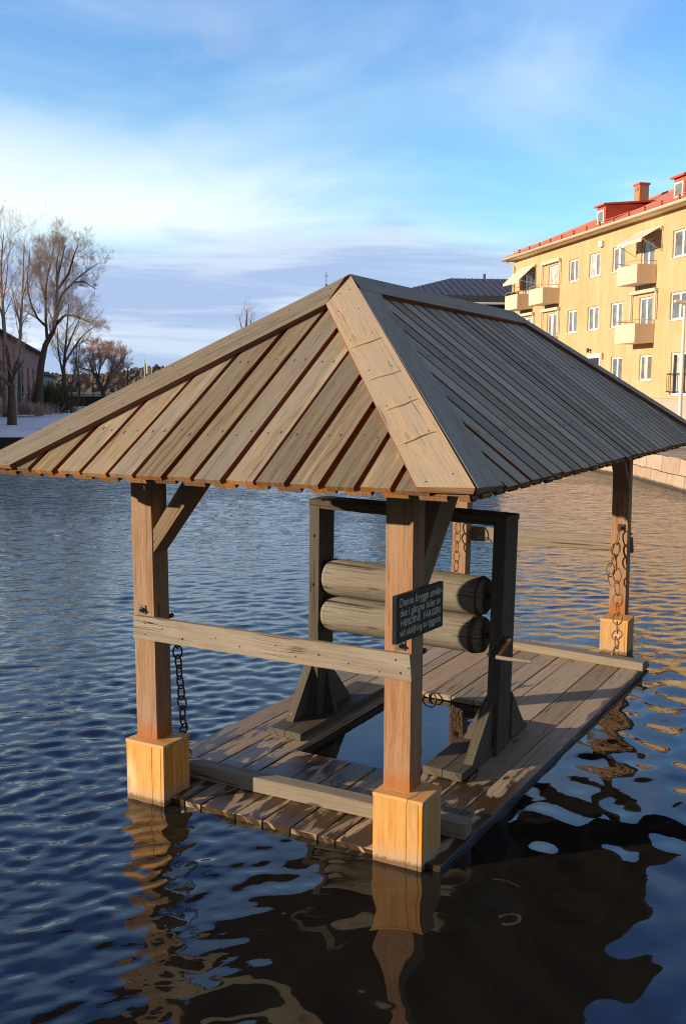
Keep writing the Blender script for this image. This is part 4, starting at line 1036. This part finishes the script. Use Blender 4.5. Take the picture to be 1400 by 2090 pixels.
def awning(a, b, z, out, drop):
    m_ = BB(); m_.slab(a, b, .01, .14, z-.10, z+.05)
    o = m_.put('awning', ['awning'], yb, origin=tuple(LB((a+b)/2, .07, z)))
    c = BB(); P = [LB(a+.03, .14, z), LB(b-.03, .14, z), LB(b-.03, out, z-drop), LB(a+.03, out, z-drop)]; c.prism(P, V((0, 0, .012)), P[3]-P[0], .5)
    P = [LB(a+.03, out, z-drop+.012), LB(b-.03, out, z-drop+.012), LB(b-.03, out, z-drop-.14), LB(a+.03, out, z-drop-.14)]; c.prism(P, V(LB(0, .01, 0)), P[1]-P[0], .5)
    c.put('awning_cloth', ['awning'], o, origin=tuple(LB((a+b)/2, .5, z)))
    for q in (a+.02, b-.02):
        r = BB(); r.tube([LB(q, out, z-drop), LB(q, .04, z-1.05), LB(q, .035, z-.1)], .018, 6); r.put('awning_arm', ['white'], o, origin=tuple(LB(q, .3, z-.5)))
def awning_closed(a, b, z):
    m_ = BB(); m_.slab(a, b, .01, .20, z-.06, z+.10)
    o = m_.put('awning', ['awning'], yb, origin=tuple(LB((a+b)/2, .07, z)), bevel=.01)
    for q in (a+.05, b-.05):
        r = BB(); r.slab(q-.035, q+.035, .08, .14, z-1.3, z-.06); r.put('awning_arm', ['white'], o, origin=tuple(LB(q, .1, z-.7)))
awning(1.75, 4.05, 9.82, 1.05, .52); awning(15.40, 17.85, 9.78, 1.1, .88)
awning_closed(12.1, 14.55, 9.68); awning_closed(12.1, 14.4, 7.02); awning_closed(1.95, 4.25, 7.06); awning_closed(15.5, 17.8, 7.0)
# roof
ZR2, EO = 13.30, .50; pe = .5
e = [LB(S0-EO, EO, ZEV+.1), LB(S1+EO, EO, ZEV+.1), LB(S1+EO, -DEP-EO, ZEV+.1), LB(S0-EO, -DEP-EO, ZEV+.1)]
r0, r1 = LB(S0+5.2, -DEP/2, ZR2), LB(13.35, -DEP/2, ZR2)
m_ = BB()
def rf(P, ax):
    ax = V(ax).normalized(); n_ = (P[1]-P[0]).cross(P[2]-P[0]).normalized(); up_ = n_.cross(ax)
    if up_.z < 0: up_ = -up_
    m_.face(P, [(p.dot(ax), p.dot(up_)) for p in P], .5, 0)
rf([e[1], e[0], r0, r1], (1, 0, 0)); rf([e[2], e[1], r1], (0, 1, 0)); rf([e[3], e[2], r1, r0], (1, 0, 0)); rf([e[0], e[3], r0], (0, 1, 0))
ro = m_.put('roof', ['tiles'], yb)
m_ = BB(); m_.tube([r0, r1], .10, 8); m_.tube([r1, e[1]], .09, 8); m_.tube([r1, e[2]], .09, 8); m_.put('ridge_tiles', ['tiles'], ro)
m_ = BB(); P = [p-V((0, 0, .16)) for p in e]; m_.prism(P, V((0, 0, .03)), (1, 0, 0), .5); m_.put('soffit', ['cream'], ro)
m_ = BB(); gp = [LB(S0-EO, EO+.07, ZEV+.03), LB(S1+EO+.07, EO+.07, ZEV+.03), LB(S1+EO+.07, -DEP-EO, ZEV+.03)]; m_.tube(gp, .085, 10); m_.put('gutter', ['gutter'], yb)
m_ = BB(); m_.tube([LB(S1+.3, EO+.02, ZEV-.02), LB(S1+.28, .3, ZEV-.25), LB(S1-.1, .09, ZEV-.42), LB(S1-.1, .09, ZPL-1.3)], .055, 8); m_.put('downpipe', ['gutter'], yb)
sl_ = (ZR2-ZEV-.1)/(DEP/2+EO)
m_ = BB()      # snow guard
zz = lambda p_: ZEV+.1+(EO-p_)*sl_
for h_ in (.10, .2): m_.tube([LB(S0, .12, zz(.12)+h_), LB(S1-.2, .12, zz(.12)+h_)], .018, 6)
for k_ in range(24):
    q = S0+.4+k_*1.45; m_.slab(q-.02, q+.02, .06, .18, zz(.18)-.02, zz(.12)+.22)
m_.put('snow_guard', ['redguard'], ro)
def dormer(a, b):
    p0 = -.48; zt = 11.95; zb_ = zz(p0)-.05; pb = EO-(zt-ZEV-.1-.02)/sl_
    m_ = BB(); tri = [LB(a, p0, zb_), LB(a, p0, zt), LB(a, pb-.55, zt+.17), LB(a, pb-.55, zz(pb-.55)-.05)]
    m_.prism(tri, LB(b-a, 0, 0), (0, 0, 1), .5)
    o = m_.put('dormer', ['redmetal'], ro, origin=tuple(LB((a+b)/2, p0, zb_)))
    t_ = BB(); P = [LB(a-.12, p0+.16, zt-.01), LB(b+.12, p0+.16, zt-.01), LB(b+.12, pb-1.0, zt+.30), LB(a-.12, pb-1.0, zt+.30)]; t_.prism(P, V((0, 0, .09)), (0, 1, 0), .5); t_.put('dormer_roof', ['redmetal'], o)
    f = BB(); z0 = zb_+.10; z1 = z0+.66; a2, b2 = a+.10, b-.10
    f.slab(a2, b2, p0+.005, p0+.05, z0, z0+.09); f.slab(a2, b2, p0+.005, p0+.05, z1-.09, z1); f.slab(a2, a2+.1, p0+.005, p0+.048, z0+.09, z1-.09); f.slab(b2-.1, b2, p0+.005, p0+.048, z0+.09, z1-.09)
    fo = f.put('window', ['white'], o); g = BB(); g.slab(a2+.09, b2-.09, p0+.006, p0+.03, z0+.08, z1-.08); g.put('pane', ['glass'], fo)
dormer(8.17, 9.08); dormer(.9, 1.83); dormer(-6.3, -5.4)
m_ = BB(); m_.slab(10.55, 11.15, -4.25, -3.7, 12.2, 13.60); ch = m_.put('chimney', ['brick_orange'], ro)
m_ = BB(); m_.slab(10.50, 11.20, -4.30, -3.65, 13.60, 13.71); m_.put('chimney_cap', ['redmetal'], ch)
m_ = BB()
for k_ in range(3): m_.slab(10.68+k_*.13, 10.74+k_*.13, -3.7, -3.695, 13.28, 13.48)
m_.put('flue_opening', ['shadow_in'], ch)
m_ = BB(); m_.slab(7.26, 7.62, 0, .16, 9.72, 10.02); m_.put('vent_box', ['white'], yb, bevel=.02)
m_ = BB(); m_.slab(8.28, 8.36, 0, .14, 4.55, 4.62); m_.tube([LB(8.32, .18, 4.46), LB(8.32, .18, 4.68)], .07, 10); m_.put('wall_lamp', ['black'], yb)
m_ = BB(); m_.slab(6.92, 7.04, .0, .09, 4.08, 4.40); m_.put('wall_lamp', ['tanmetal'], yb)

# ------------------------------------------------------------------ DARK ROOFED BUILDING
def standing(name, c):
    s = NT(name); uv = s.uv(); sp = s.n('ShaderNodeSeparateXYZ'); s.l(uv, sp.inputs[0]); fr = s.math('FRACT', s.math('DIVIDE', sp.outputs[0], .62))
    ln = s.sm(s.math('ABSOLUTE', s.math('SUBTRACT', fr, .5)), .06, .02); s.l(s.mix(ln, c, tuple(x*.3 for x in c)), s.b.inputs['Base Color']); s.b.inputs['Roughness'].default_value = .55; s.b.inputs['Metallic'].default_value = .0
    s.l(s.bump(ln, .5, .04), s.b.inputs['Normal']); return s.m
M['slate'] = standing('dark_standing_seam', (.075, .072, .080)); M['brownwall'] = plain('dark_brown_wall', (.085, .05, .035), .8, 0, 2, .3)
dz = 84
O_ = at(783, 601, dz); ze = O_.z
db = empty('dark_roofed_building', 'brown house with dark standing seam metal roof behind the shelter roof', 'building', (O_.x, O_.y, 0), None, YAW+R(5))
wE, hE = 16.5, 10.0; rz = 2.35
e = [V((0, 0, ze)), V((wE, 0, ze)), V((wE, hE*1.6, ze)), V((0, hE*1.6, ze))]
m_ = BB()
r0, r1 = V((7.3, hE*.8, ze+rz)), V((wE-2, hE*.8, ze+rz))
def rf2(P, ax):
    m_.face(P, [((p.x if ax == 0 else p.y), p.z) for p in P], .5, 0)
rf2([e[0], e[1], r1, r0], 0); rf2([e[3], e[0], r0], 1); rf2([e[1], e[2], r1], 1); rf2([e[2], e[3], r0, r1], 0)
for k_ in range(1, 27):          # standing seams
    x_ = k_*.62
    tp = r0.y if 7.3 <= x_ <= wE-2 else (r0.y*x_/7.3 if x_ < 7.3 else r0.y*(wE-x_)/2)
    f_ = tp/r0.y; m_.beam(V((x_, 0, ze+.03)), V((x_, tp, ze+rz*f_+.03)), .05, .07)
rr_ = m_.put('roof', ['slate'], db)
m_ = BB(); m_.abox((-.06, -.06, ze-.55), (wE+.06, hE*1.6+.06, ze-.02)); m_.put('eave_fascia', ['slate'], rr_)
m_ = BB(); m_.tube([V((-.1, -.14, ze-.66)), V((wE, -.14, ze-.66))], .11, 8); m_.put('gutter', ['white'], db)
m_ = BB(); m_.abox((.5, .5, .3), (wE-.5, hE*1.6-.5, ze-.55)); m_.put('wall', ['brownwall'], db)
for k_ in range(5):
    m_ = BB(); x_ = 1.6+k_*3.05; m_.abox((x_, .47, ze-2.3), (x_+1.1, .498, ze-.95)); wo_ = m_.put('window', ['white'], db)
    m_ = BB(); m_.abox((x_+.08, .45, ze-2.2), (x_+1.02, .468, ze-1.05)); m_.put('pane', ['glass'], wo_)
m_ = BB(); m_.tube([V((wE-6.0, hE*.8, ze+rz-.1)), V((wE-6.0, hE*.8, ze+rz+.45))], .12, 8); m_.put('roof_vent', ['slate'], rr_)

# ------------------------------------------------------------------ LEFT BANK: brick building, trees, lamps
P0 = at(5, 850, 65); P0.z = .7
bb = empty('brick_building', 'long old pink brick factory building with dark gabled roof along the snowy left bank', 'building', (P0.x, P0.y, .7), None, math.atan2(D2.y, D2.x))
LX0, LX1, DP, HE = -34.0, 41.0, 12.0, 5.45  # near end extended out of view so that it shades the snow
m_ = BB()
for P in ([(LX0, 0, 0), (LX1, 0, 0), (LX1, 0, HE), (LX0, 0, HE)], [(LX1, 0, 0), (LX1, DP, 0), (LX1, DP, HE), (LX1, DP/2, HE+2.6), (LX1, 0, HE)], [(LX0, DP, 0), (LX0, 0, 0), (LX0, 0, HE), (LX0, DP/2, HE+2.6), (LX0, DP, HE)], [(LX1, DP, 0), (LX0, DP, 0), (LX0, DP, HE), (LX1, DP, HE)]):
    P = [V(p) for p in P]; m_.face(P, [(p.x+p.y, p.z) for p in P], .5, 0)
m_.put('wall', ['brick_pink'], bb)
M['felt'] = plain('dark_roof_felt', (.035, .032, .032), .85, 0, 1, .4)
m_ = BB()
for sg in (0, 1):
    y0, y1 = (-.5, DP/2) if sg == 0 else (DP+.5, DP/2); za, zb_ = HE-.2, HE+2.62
    m_.prism([(LX0-.4, y0, za), (LX1+.4, y0, za), (LX1+.4, y1, zb_), (LX0-.4, y1, zb_)], V((0, 0, .16)), (1, 0, 0), .5)
rb = m_.put('roof', ['felt'], bb)
m_ = BB(); m_.abox((3.2, 2.6, HE+.6), (5.4, 3.8, HE+4.2)); m_.put('chimney', ['brick_pink'], rb)
for x_ in (-24, -18, -12, -6, -.5, 6.5, 16, 22, 28, 34):
    m_ = BB(); m_.abox((x_, -.04, 1.2), (x_+1.5, .03, 3.6)); wo_ = m_.put('window', ['brownwall'], bb)
    m_ = BB(); m_.abox((x_+.12, -.06, 1.32), (x_+1.38, -.041, 3.48)); m_.put('pane', ['darkglass'], wo_)
m_ = BB(); m_.abox((10.5, -.05, 0), (14.5, .03, 3.9)); m_.put('door', ['shadow_in'], bb)
m_ = BB(); m_.tube([V((2.2, -.12, 0)), V((2.2, -.12, HE-.1))], .09, 8); m_.put('downpipe', ['black'], bb)
# lower shed beyond
P1 = at(84, 829, 112); P1.z = .7
sb = empty('low_shed', 'low grey shed with dark roof beyond the brick building', 'building', (P1.x, P1.y, .7), None, math.atan2(D2.y, D2.x))
m_ = BB(); m_.abox((0, 0, 0), (34, 8, 3.6)); m_.put('wall', ['plinth'], sb)
m_ = BB(); m_.prism([(-.4, -.5, 3.5), (34.4, -.5, 3.5), (34.4, 4.5, 5.4), (-.4, 4.5, 5.4)], V((0, 0, .15)), (1, 0, 0), .5); m_.prism([(-.4, 8.5, 3.5), (34.4, 8.5, 3.5), (34.4, 4.5, 5.4), (-.4, 4.5, 5.4)], V((0, 0, .15)), (1, 0, 0), .5); m_.put('roof', ['felt'], sb)

M['bark'] = plain('grey_brown_bark', (.12, .09, .068), .9, 0, 6, .5, (.06, .045, .034)); M['birch'] = plain('pale_birch_bark', (.42, .37, .30), .85, 0, 4, .6, (.10, .08, .065))
M['twig'] = plain('brown_twigs', (.46, .36, .30), .9); M['redtwig'] = plain('reddish_twigs', (.58, .35, .25), .9)
def tree(label, limbs, zc, seed, twig='twig', bark='bark', dens=1.0, twl=1.0, group='bare trees along the left bank', depth=4, tw=.007, name='bare_tree', droop=0.0):
    """limbs: list of (pixel polyline, base radius m, end radius m, depth offset m at the end); the first is the trunk"""
    rs = random.Random(seed); base = at(*limbs[0][0][0], zc)
    e = empty(name, label, 'tree', base, group)
    t_ = MB(); c_ = MB(); sc = zc/FPX
    def grow(p, d_, L_, r, lev):
        n = 3 if lev > 1 else 2; pts = [p]; dd = d_.copy()
        for i in range(n):
            dd = (dd + V((rs.uniform(-.22, .22), rs.uniform(-.22, .22), rs.uniform(-.05, .20)-droop*(3-lev)*.35))).normalized(); pts.append(pts[-1]+dd*(L_/n))
        rad = [r*(1-.75*i/n) for i in range(n+1)]
        c_.tube(pts, rad, 3, caps=False)
        if lev <= 0: return
        k_ = int((4 if lev > 1 else 5)*dens+rs.random())
        for i in range(k_):
            f = rs.uniform(.25, 1.0); q = f*n; j = min(int(q), n-1); b = pts[j]+(pts[j+1]-pts[j])*(q-j)
            ax = V((rs.gauss(0, 1), rs.gauss(0, 1), rs.gauss(0, 1))); s_ = (ax-dd*ax.dot(dd)).normalized(); an = rs.uniform(.35, .95)
            nd = (dd*math.cos(an)+s_*math.sin(an)+V((0, 0, .15))).normalized()
            grow(b, nd, L_*rs.uniform(.42, .68), max(r*(1-.7*f)*.6, tw*.6), lev-1)
    for li, (pl, ra, rb_, dz_) in enumerate(limbs):
        n = len(pl); z0 = rs.uniform(-.3, .3) if li else 0
        pts = [at(u, w, zc + (dz_*i/(n-1) if li else 0)) for i, (u, w) in enumerate(pl)]
        rad = [ra+(rb_-ra)*i/(n-1) for i in range(n)]
        # smooth the polyline
        P_, R_ = [], []
        for i in range(n-1):
            a, b = pts[i], pts[i+1]; pa = pts[max(i-1, 0)]; pb = pts[min(i+2, n-1)]
            for f in (0, .33, .66):
                P_.append(((b-pa)*.5*f*(1-f)*(1-f) if False else a*(1-f)+b*f) + ((a-pa)-(b-a)+(b-a)-(pb-b))*(.06*f*(1-f)*4*.5)); R_.append(rad[i]*(1-f)+rad[i+1]*f)
        P_.append(pts[-1]); R_.append(rad[-1])
        t_.tube(P_, R_, 7 if ra > .08 else 5, caps=False)
        L_ = sum((P_[i+1]-P_[i]).length for i in range(len(P_)-1))
        st = 0.45 if li == 0 else .18
        k_ = int(L_*1.5*dens)+3
        for i in range(k_):
            f = st+(1-st)*(i+rs.random())/k_; q = f*(len(P_)-1); j = min(int(q), len(P_)-2); b = P_[j]+(P_[j+1]-P_[j])*(q-j); dd = (P_[j+1]-P_[j]).normalized()
            ax = V((rs.gauss(0, 1), rs.gauss(0, 1), rs.gauss(0, 1))); s_ = (ax-dd*ax.dot(dd)).normalized(); an = rs.uniform(.4, 1.0)
            nd = (dd*math.cos(an)+s_*math.sin(an)+V((0, 0, .2))).normalized()
            grow(b, nd, (1.15+.26*L_)*(1.15-.55*f)*rs.uniform(.6, 1.15)*twl, max(R_[j]*.36, .014), depth-1)
    t_.build('trunk', [bark], e, origin=base); c_.build('crown', [twig], e, origin=base)
    return e
tree('small bare tree forking low at the front edge of the snow', [([(25, 868), (25, 830), (24, 792), (22, 765), (18, 735), (14, 705)], .24, .05, 0), ([(24, 790), (10, 775), (-12, 762)], .1, .03, -1.5), ([(23, 775), (36, 740), (44, 700)], .1, .03, 1.5), ([(24, 785), (32, 760), (50, 735)], .08, .02, -1)], 47, 21, dens=.75, twl=.75)
tree('tall thin birch standing at the far left edge', [([(12, 850), (12, 760), (10, 680), (4, 600), (3, 540), (8, 478)], .2, .03, 0), ([(9, 660), (-6, 600), (-12, 540)], .07, .02, 1), ([(6, 620), (14, 570), (18, 520)], .06, .02, -1)], 62, 22, bark='birch', dens=.9, twl=.75)
tree('pale stemmed birch leaning beside the big forked tree', [([(30, 845), (31, 770), (33, 715), (42, 690), (45, 620), (48, 560), (50, 500)], .17, .03, 0), ([(43, 665), (33, 630), (24, 590)], .07, .02, 1.5), ([(45, 610), (56, 570), (62, 520)], .06, .02, -1.5)], 56, 23, bark='birch', dens=.8, twl=.75)
tree('big bare tree with leaning forked trunk and wide crown on the snow', [([(80, 848), (81, 790), (84, 750), (93, 705), (108, 678), (115, 655), (117, 600), (116, 540), (120, 520)], .29, .02, 0),
     ([(97, 695), (94, 650), (94, 590), (99, 560), (107, 525), (112, 495)], .11, .02, 1.5), ([(94, 665), (78, 650), (66, 625), (58, 595), (57, 560), (62, 510)], .09, .015, -2), ([(117, 625), (128, 600), (142, 585), (160, 567), (185, 548), (203, 536)], .10, .015, 2),
     ([(116, 660), (135, 642), (155, 645), (178, 655), (198, 668)], .09, .015, -3), ([(116, 570), (126, 535), (134, 500)], .12, .02, 2), ([(118, 590), (140, 560), (152, 520), (160, 500)], .11, .02, -2.5), ([(94, 610), (82, 570), (84, 520)], .1, .02, 2.5), ([(78, 650), (60, 640), (45, 650)], .08, .02, 2), ([(150, 577), (172, 575), (196, 590)], .08, .02, 1)], 65, 24, dens=1.5, twl=.62, tw=.0055)
tree('multi stemmed bare tree behind the big forked tree', [([(133, 838), (132, 790), (131, 750), (136, 690), (141, 620)], .24, .03, 0), ([(136, 800), (150, 778), (156, 745), (158, 700)], .18, .02, 2), ([(131, 770), (120, 720), (118, 670)], .12, .02, -1), ([(134, 720), (150, 680), (168, 640)], .1, .02, 1), ([(133, 740), (165, 690), (195, 665)], .1, .02, -1.5)], 82, 25, dens=1.2, twl=.8)
tree('slim bare tree beside the black fence', [([(162, 815), (162, 780), (160, 745), (164, 700)], .13, .03, 0), ([(161, 765), (152, 735), (150, 705)], .07, .02, 1)], 98, 26, dens=1.1, twl=.6)
tree('wide reddish willow with spreading pale trunks by the fence', [([(212, 812), (208, 790), (196, 768), (186, 748), (180, 725)], .24, .03, 0), ([(211, 800), (222, 775), (230, 750), (236, 722)], .2, .03, 2), ([(200, 775), (205, 745), (205, 712)], .12, .02, -2), ([(222, 775), (240, 760), (253, 742)], .1, .02, 3), ([(190, 758), (170, 752), (157, 748)], .1, .02, -2), ([(205, 750), (218, 728), (222, 708)], .08, .02, 3),
     ([(204, 785), (185, 782), (165, 778)], .08, .02, -3), ([(214, 795), (236, 785), (252, 772)], .08, .02, -3), ([(200, 770), (192, 735), (192, 708)], .08, .02, 4), ([(228, 760), (246, 740), (248, 722)], .08, .02, -4)], 100, 27, twig='redtwig', dens=1.7, twl=.60, tw=.008)
tree('bare treetop showing above the left roof slope of the shelter', [([(500, 815), (501, 720), (503, 660), (505, 632)], .25, .03, 0), ([(501, 700), (492, 665), (489, 645)], .09, .02, 1), ([(502, 690), (512, 660), (514, 640)], .09, .02, -1)], 130, 28, dens=.8, twl=.55)
# scrub
def shrub(label, u, w, zc, wd, h, seed, mat, n=900):
    rs = random.Random(seed); b = at(u, w, zc); e = empty('shrub', label, 'shrub', b, 'shrubs on the left bank'); m_ = MB()
    for i in range(n):
        p = b+Rt0*rs.gauss(0, wd*.35)+V((rs.gauss(0, .6), rs.gauss(0, .6), 0)); q = p+V((rs.gauss(0, .35), rs.gauss(0, .35), h*rs.uniform(.45, 1.05))); m_.tube([p, (p+q)/2+V((rs.gauss(0, .1), rs.gauss(0, .1), 0)), q], [.022, .017, .008], 3, caps=False)
    m_.build('stems', [mat], e, origin=b)
M['greenstem'] = plain('olive_stems', (.10, .10, .045), .9)
shrub('olive green thicket between the two big trunks', 107, 842, 74, 1.3, 2.3, 31, 'greenstem'); shrub('low dry brown thicket at the foot of the brick wall', 52, 846, 62, 1.6, .8, 32, 'twig', 500)
# black fence on a dark wall
fe = empty('metal_fence', 'black iron fence on a dark low wall at the end of the river', 'fence', at(180, 813, 108))
m_ = MB(); fa, fb = at(60, 829, 104), at(620, 829, 112); fa.z = fb.z = 0
u_ = (fb-fa).normalized(); L_ = (fb-fa).length; v_ = V((-u_.y, u_.x, 0))
m_.box((fa+fb)/2+V((0, 0, .6)), u_, v_, (0, 0, 1), (L_, .5, 2.3), 0); m_.build('base_wall', ['bank_edge'], fe, origin=(fa+fb)/2)
m_ = MB()
for z_ in (1.95, 2.65): m_.box((fa+fb)/2+V((0, 0, z_)), u_, v_, (0, 0, 1), (L_, .05, .06), 0)
for k_ in range(int(L_/.22)): m_.box(fa+u_*(k_*.22)+V((0, 0, 2.25)), u_, v_, (0, 0, 1), (.03, .03, .85), 2)
for k_ in range(int(L_/2.2)): m_.box(fa+u_*(k_*2.2)+V((0, 0, 2.28)), u_, v_, (0, 0, 1), (.12, .12, 1.1), 2)
m_.build('bars', ['black'], fe, origin=(fa+fb)/2)
# globe lamps
M['globe'] = plain('white_globe', (.82, .82, .80), .3)
for (u, w, zc, lab) in ((261, 748, 95, 'taller left white globe lamp on a black post beside the reddish willow'), (278.5, 753.5, 96, 'lower white globe lamp between the taller lamp and the flagpole')):
    g = at(u, w, zc); e = empty('globe_lamp', lab, 'street lamp', (g.x, g.y, 1.6), 'globe street lamps beyond the fence')
    m_ = MB(); m_.tube([V((g.x, g.y, 1.6)), V((g.x, g.y, 2.2)), V((g.x, g.y, g.z-.2))], [.09, .06, .045], 8); m_.build('lamp_post', ['black'], e, origin=(g.x, g.y, 1.6))
    me = bpy.data.meshes.new('globe'); bm = bmesh.new(); bmesh.ops.create_uvsphere(bm, u_segments=16, v_segments=10, radius=.235); [setattr(f, 'smooth', True) for f in bm.faces]; bm.to_mesh(me); bm.free(); me.materials.append(M['globe'])
    o = bpy.data.objects.new('globe', me); COL.objects.link(o); o.parent = e; o.location = (0, 0, g.z-1.6)
# flagpole
g = at(295.5, 738, 118); e = empty('flagpole', 'white flagpole with a limp pale yellow flag', 'flagpole', (g.x, g.y, 1.65))
m_ = MB(); m_.tube([V((g.x, g.y, 1.65)), g+V((0, 0, .3))], [.09, .05], 8); m_.build('pole', ['white'], e, origin=(g.x, g.y, 1.65))
M['flag'] = plain('pale_flag', (.78, .76, .58), .8)
m_ = MB(); n = 8
for i in range(n):
    f0, f1 = i/n, (i+1)/n
    a = [g+Rt0*(.08+.75*f*(.4+.6*f))+Fw*.08*math.sin(f*9) for f in (f0, f1)]; top = [V((0, 0, -.2-.5*f)) for f in (f0, f1)]; bot = [V((0, 0, -1.1-.75*f)) for f in (f0, f1)]
    m_.prism([a[0]+bot[0], a[1]+bot[1], a[1]+top[1], a[0]+top[0]], Fw*.012, (0, 0, 1), .5)
m_.build('flag', ['flag'], e, origin=g)
# church spire behind the shelter roof
g = at(666, 556, 210); e = empty('church_spire', 'thin dark spire cross just above the left roof edge', 'church spire', (g.x, g.y, 1.65))
m_ = MB(); m_.tube([V((g.x, g.y, 1.65)), V((g.x, g.y, g.z-9)), V((g.x, g.y, g.z-3.4)), V((g.x, g.y, g.z-2.6))], [2.6, 2.4, .5, .16], 8); m_.build('spire', ['slate'], e, origin=(g.x, g.y, 1.65))
m_ = MB(); m_.abox((-.06, -.06, -3.0), (.06, .06, 0)); m_.box((0, 0, -.75), Rt0, Fw, (0, 0, 1), (1.0, .10, .10), 0)
m_.tube([V((0, 0, -2.75)), V((0, 0, -2.45))], .22, 8); o = m_.build('cross', ['black'], None); o.parent = e; o.location = (0, 0, g.z-1.65)
# street lamp on the right quay
g = at(1397, 618, 37); e = empty('street_lamp', 'white street lamp post with flat head in front of the yellow facade', 'street lamp', (g.x, g.y, .74))
m_ = MB(); m_.tube([V((g.x, g.y, .74)), V((g.x, g.y, 2.6)), V((g.x, g.y, g.z-.1))], [.085, .075, .05], 10); m_.build('lamp_post', ['white'], e, origin=(g.x, g.y, .74))
m_ = MB(); h0 = V((g.x, g.y, g.z)); m_.beam(h0+Rt0*.06, h0-Rt0*.40+V((0, 0, .06)), .20, .12); m_.build('lamp_head', ['cream'], e, origin=h0, bevel=.03)
# hills and far forest
M['hill'] = plain('far_wooded_hill', (.042, .045, .028), .95, 0, .03, .6, (.085, .065, .045))
m_ = MB(); n = 60; rs = random.Random(5)
prof = []
for i in range(n+1):
    u = -900+i*60; hgt = 15+3*math.sin(i*.35)+3*math.sin(i*.9+1)+rs.uniform(-.6, .6); prof.append((at(u, 800, 520), at(u, 800, 900), hgt))
for i in range(n):
    a, b = prof[i], prof[i+1]; A0 = V((a[0].x, a[0].y, 1.5)); B0 = V((b[0].x, b[0].y, 1.5)); A1 = V((a[1].x*.6+a[0].x*.4, a[1].y*.6+a[0].y*.4, a[2])); B1 = V((b[1].x*.6+b[0].x*.4, b[1].y*.6+b[0].y*.4, b[2]))
    A2 = V((a[1].x, a[1].y, a[2]*1.12)); B2 = V((b[1].x, b[1].y, b[2]*1.12))
    m_.face([A0, B0, B1, A1], [(0, 0)]*4, .5, 0, True); m_.face([A1, B1, B2, A2], [(0, 0)]*4, .5, 0, True)
tag(m_.build('hill', ['hill']), kind='structure')
M['conifer'] = plain('brown_green_treetops', (.085, .07, .048), .95, 0, .2, .7, (.16, .12, .09))
m_ = MB()
for i in range(1500):
    f = rs.random(); u = rs.uniform(-150, 720); zc = 500+400*f; x_ = at(u, 800, zc); i_ = (u+900)/60; hg = 15+3*math.sin(i_*.35)+3*math.sin(i_*.9+1)
    zb_ = 1.5+(hg-1.5)*min(1, max(0, (zc-520)/228)); h = rs.uniform(2.5, 4.5); r = rs.uniform(1.4, 2.6)
    m_.tube([V((x_.x, x_.y, zb_-1)), V((x_.x, x_.y, zb_+h*.35)), V((x_.x, x_.y, zb_+h*.75)), V((x_.x, x_.y, zb_+h))], [r*.8, r, r*.6, .15], 6, caps=False)
tag(m_.build('forest', ['conifer']), kind='stuff')
for o in bpy.data.objects:
    for k_ in ('_o', '_l'):
        if k_ in o: del o[k_]
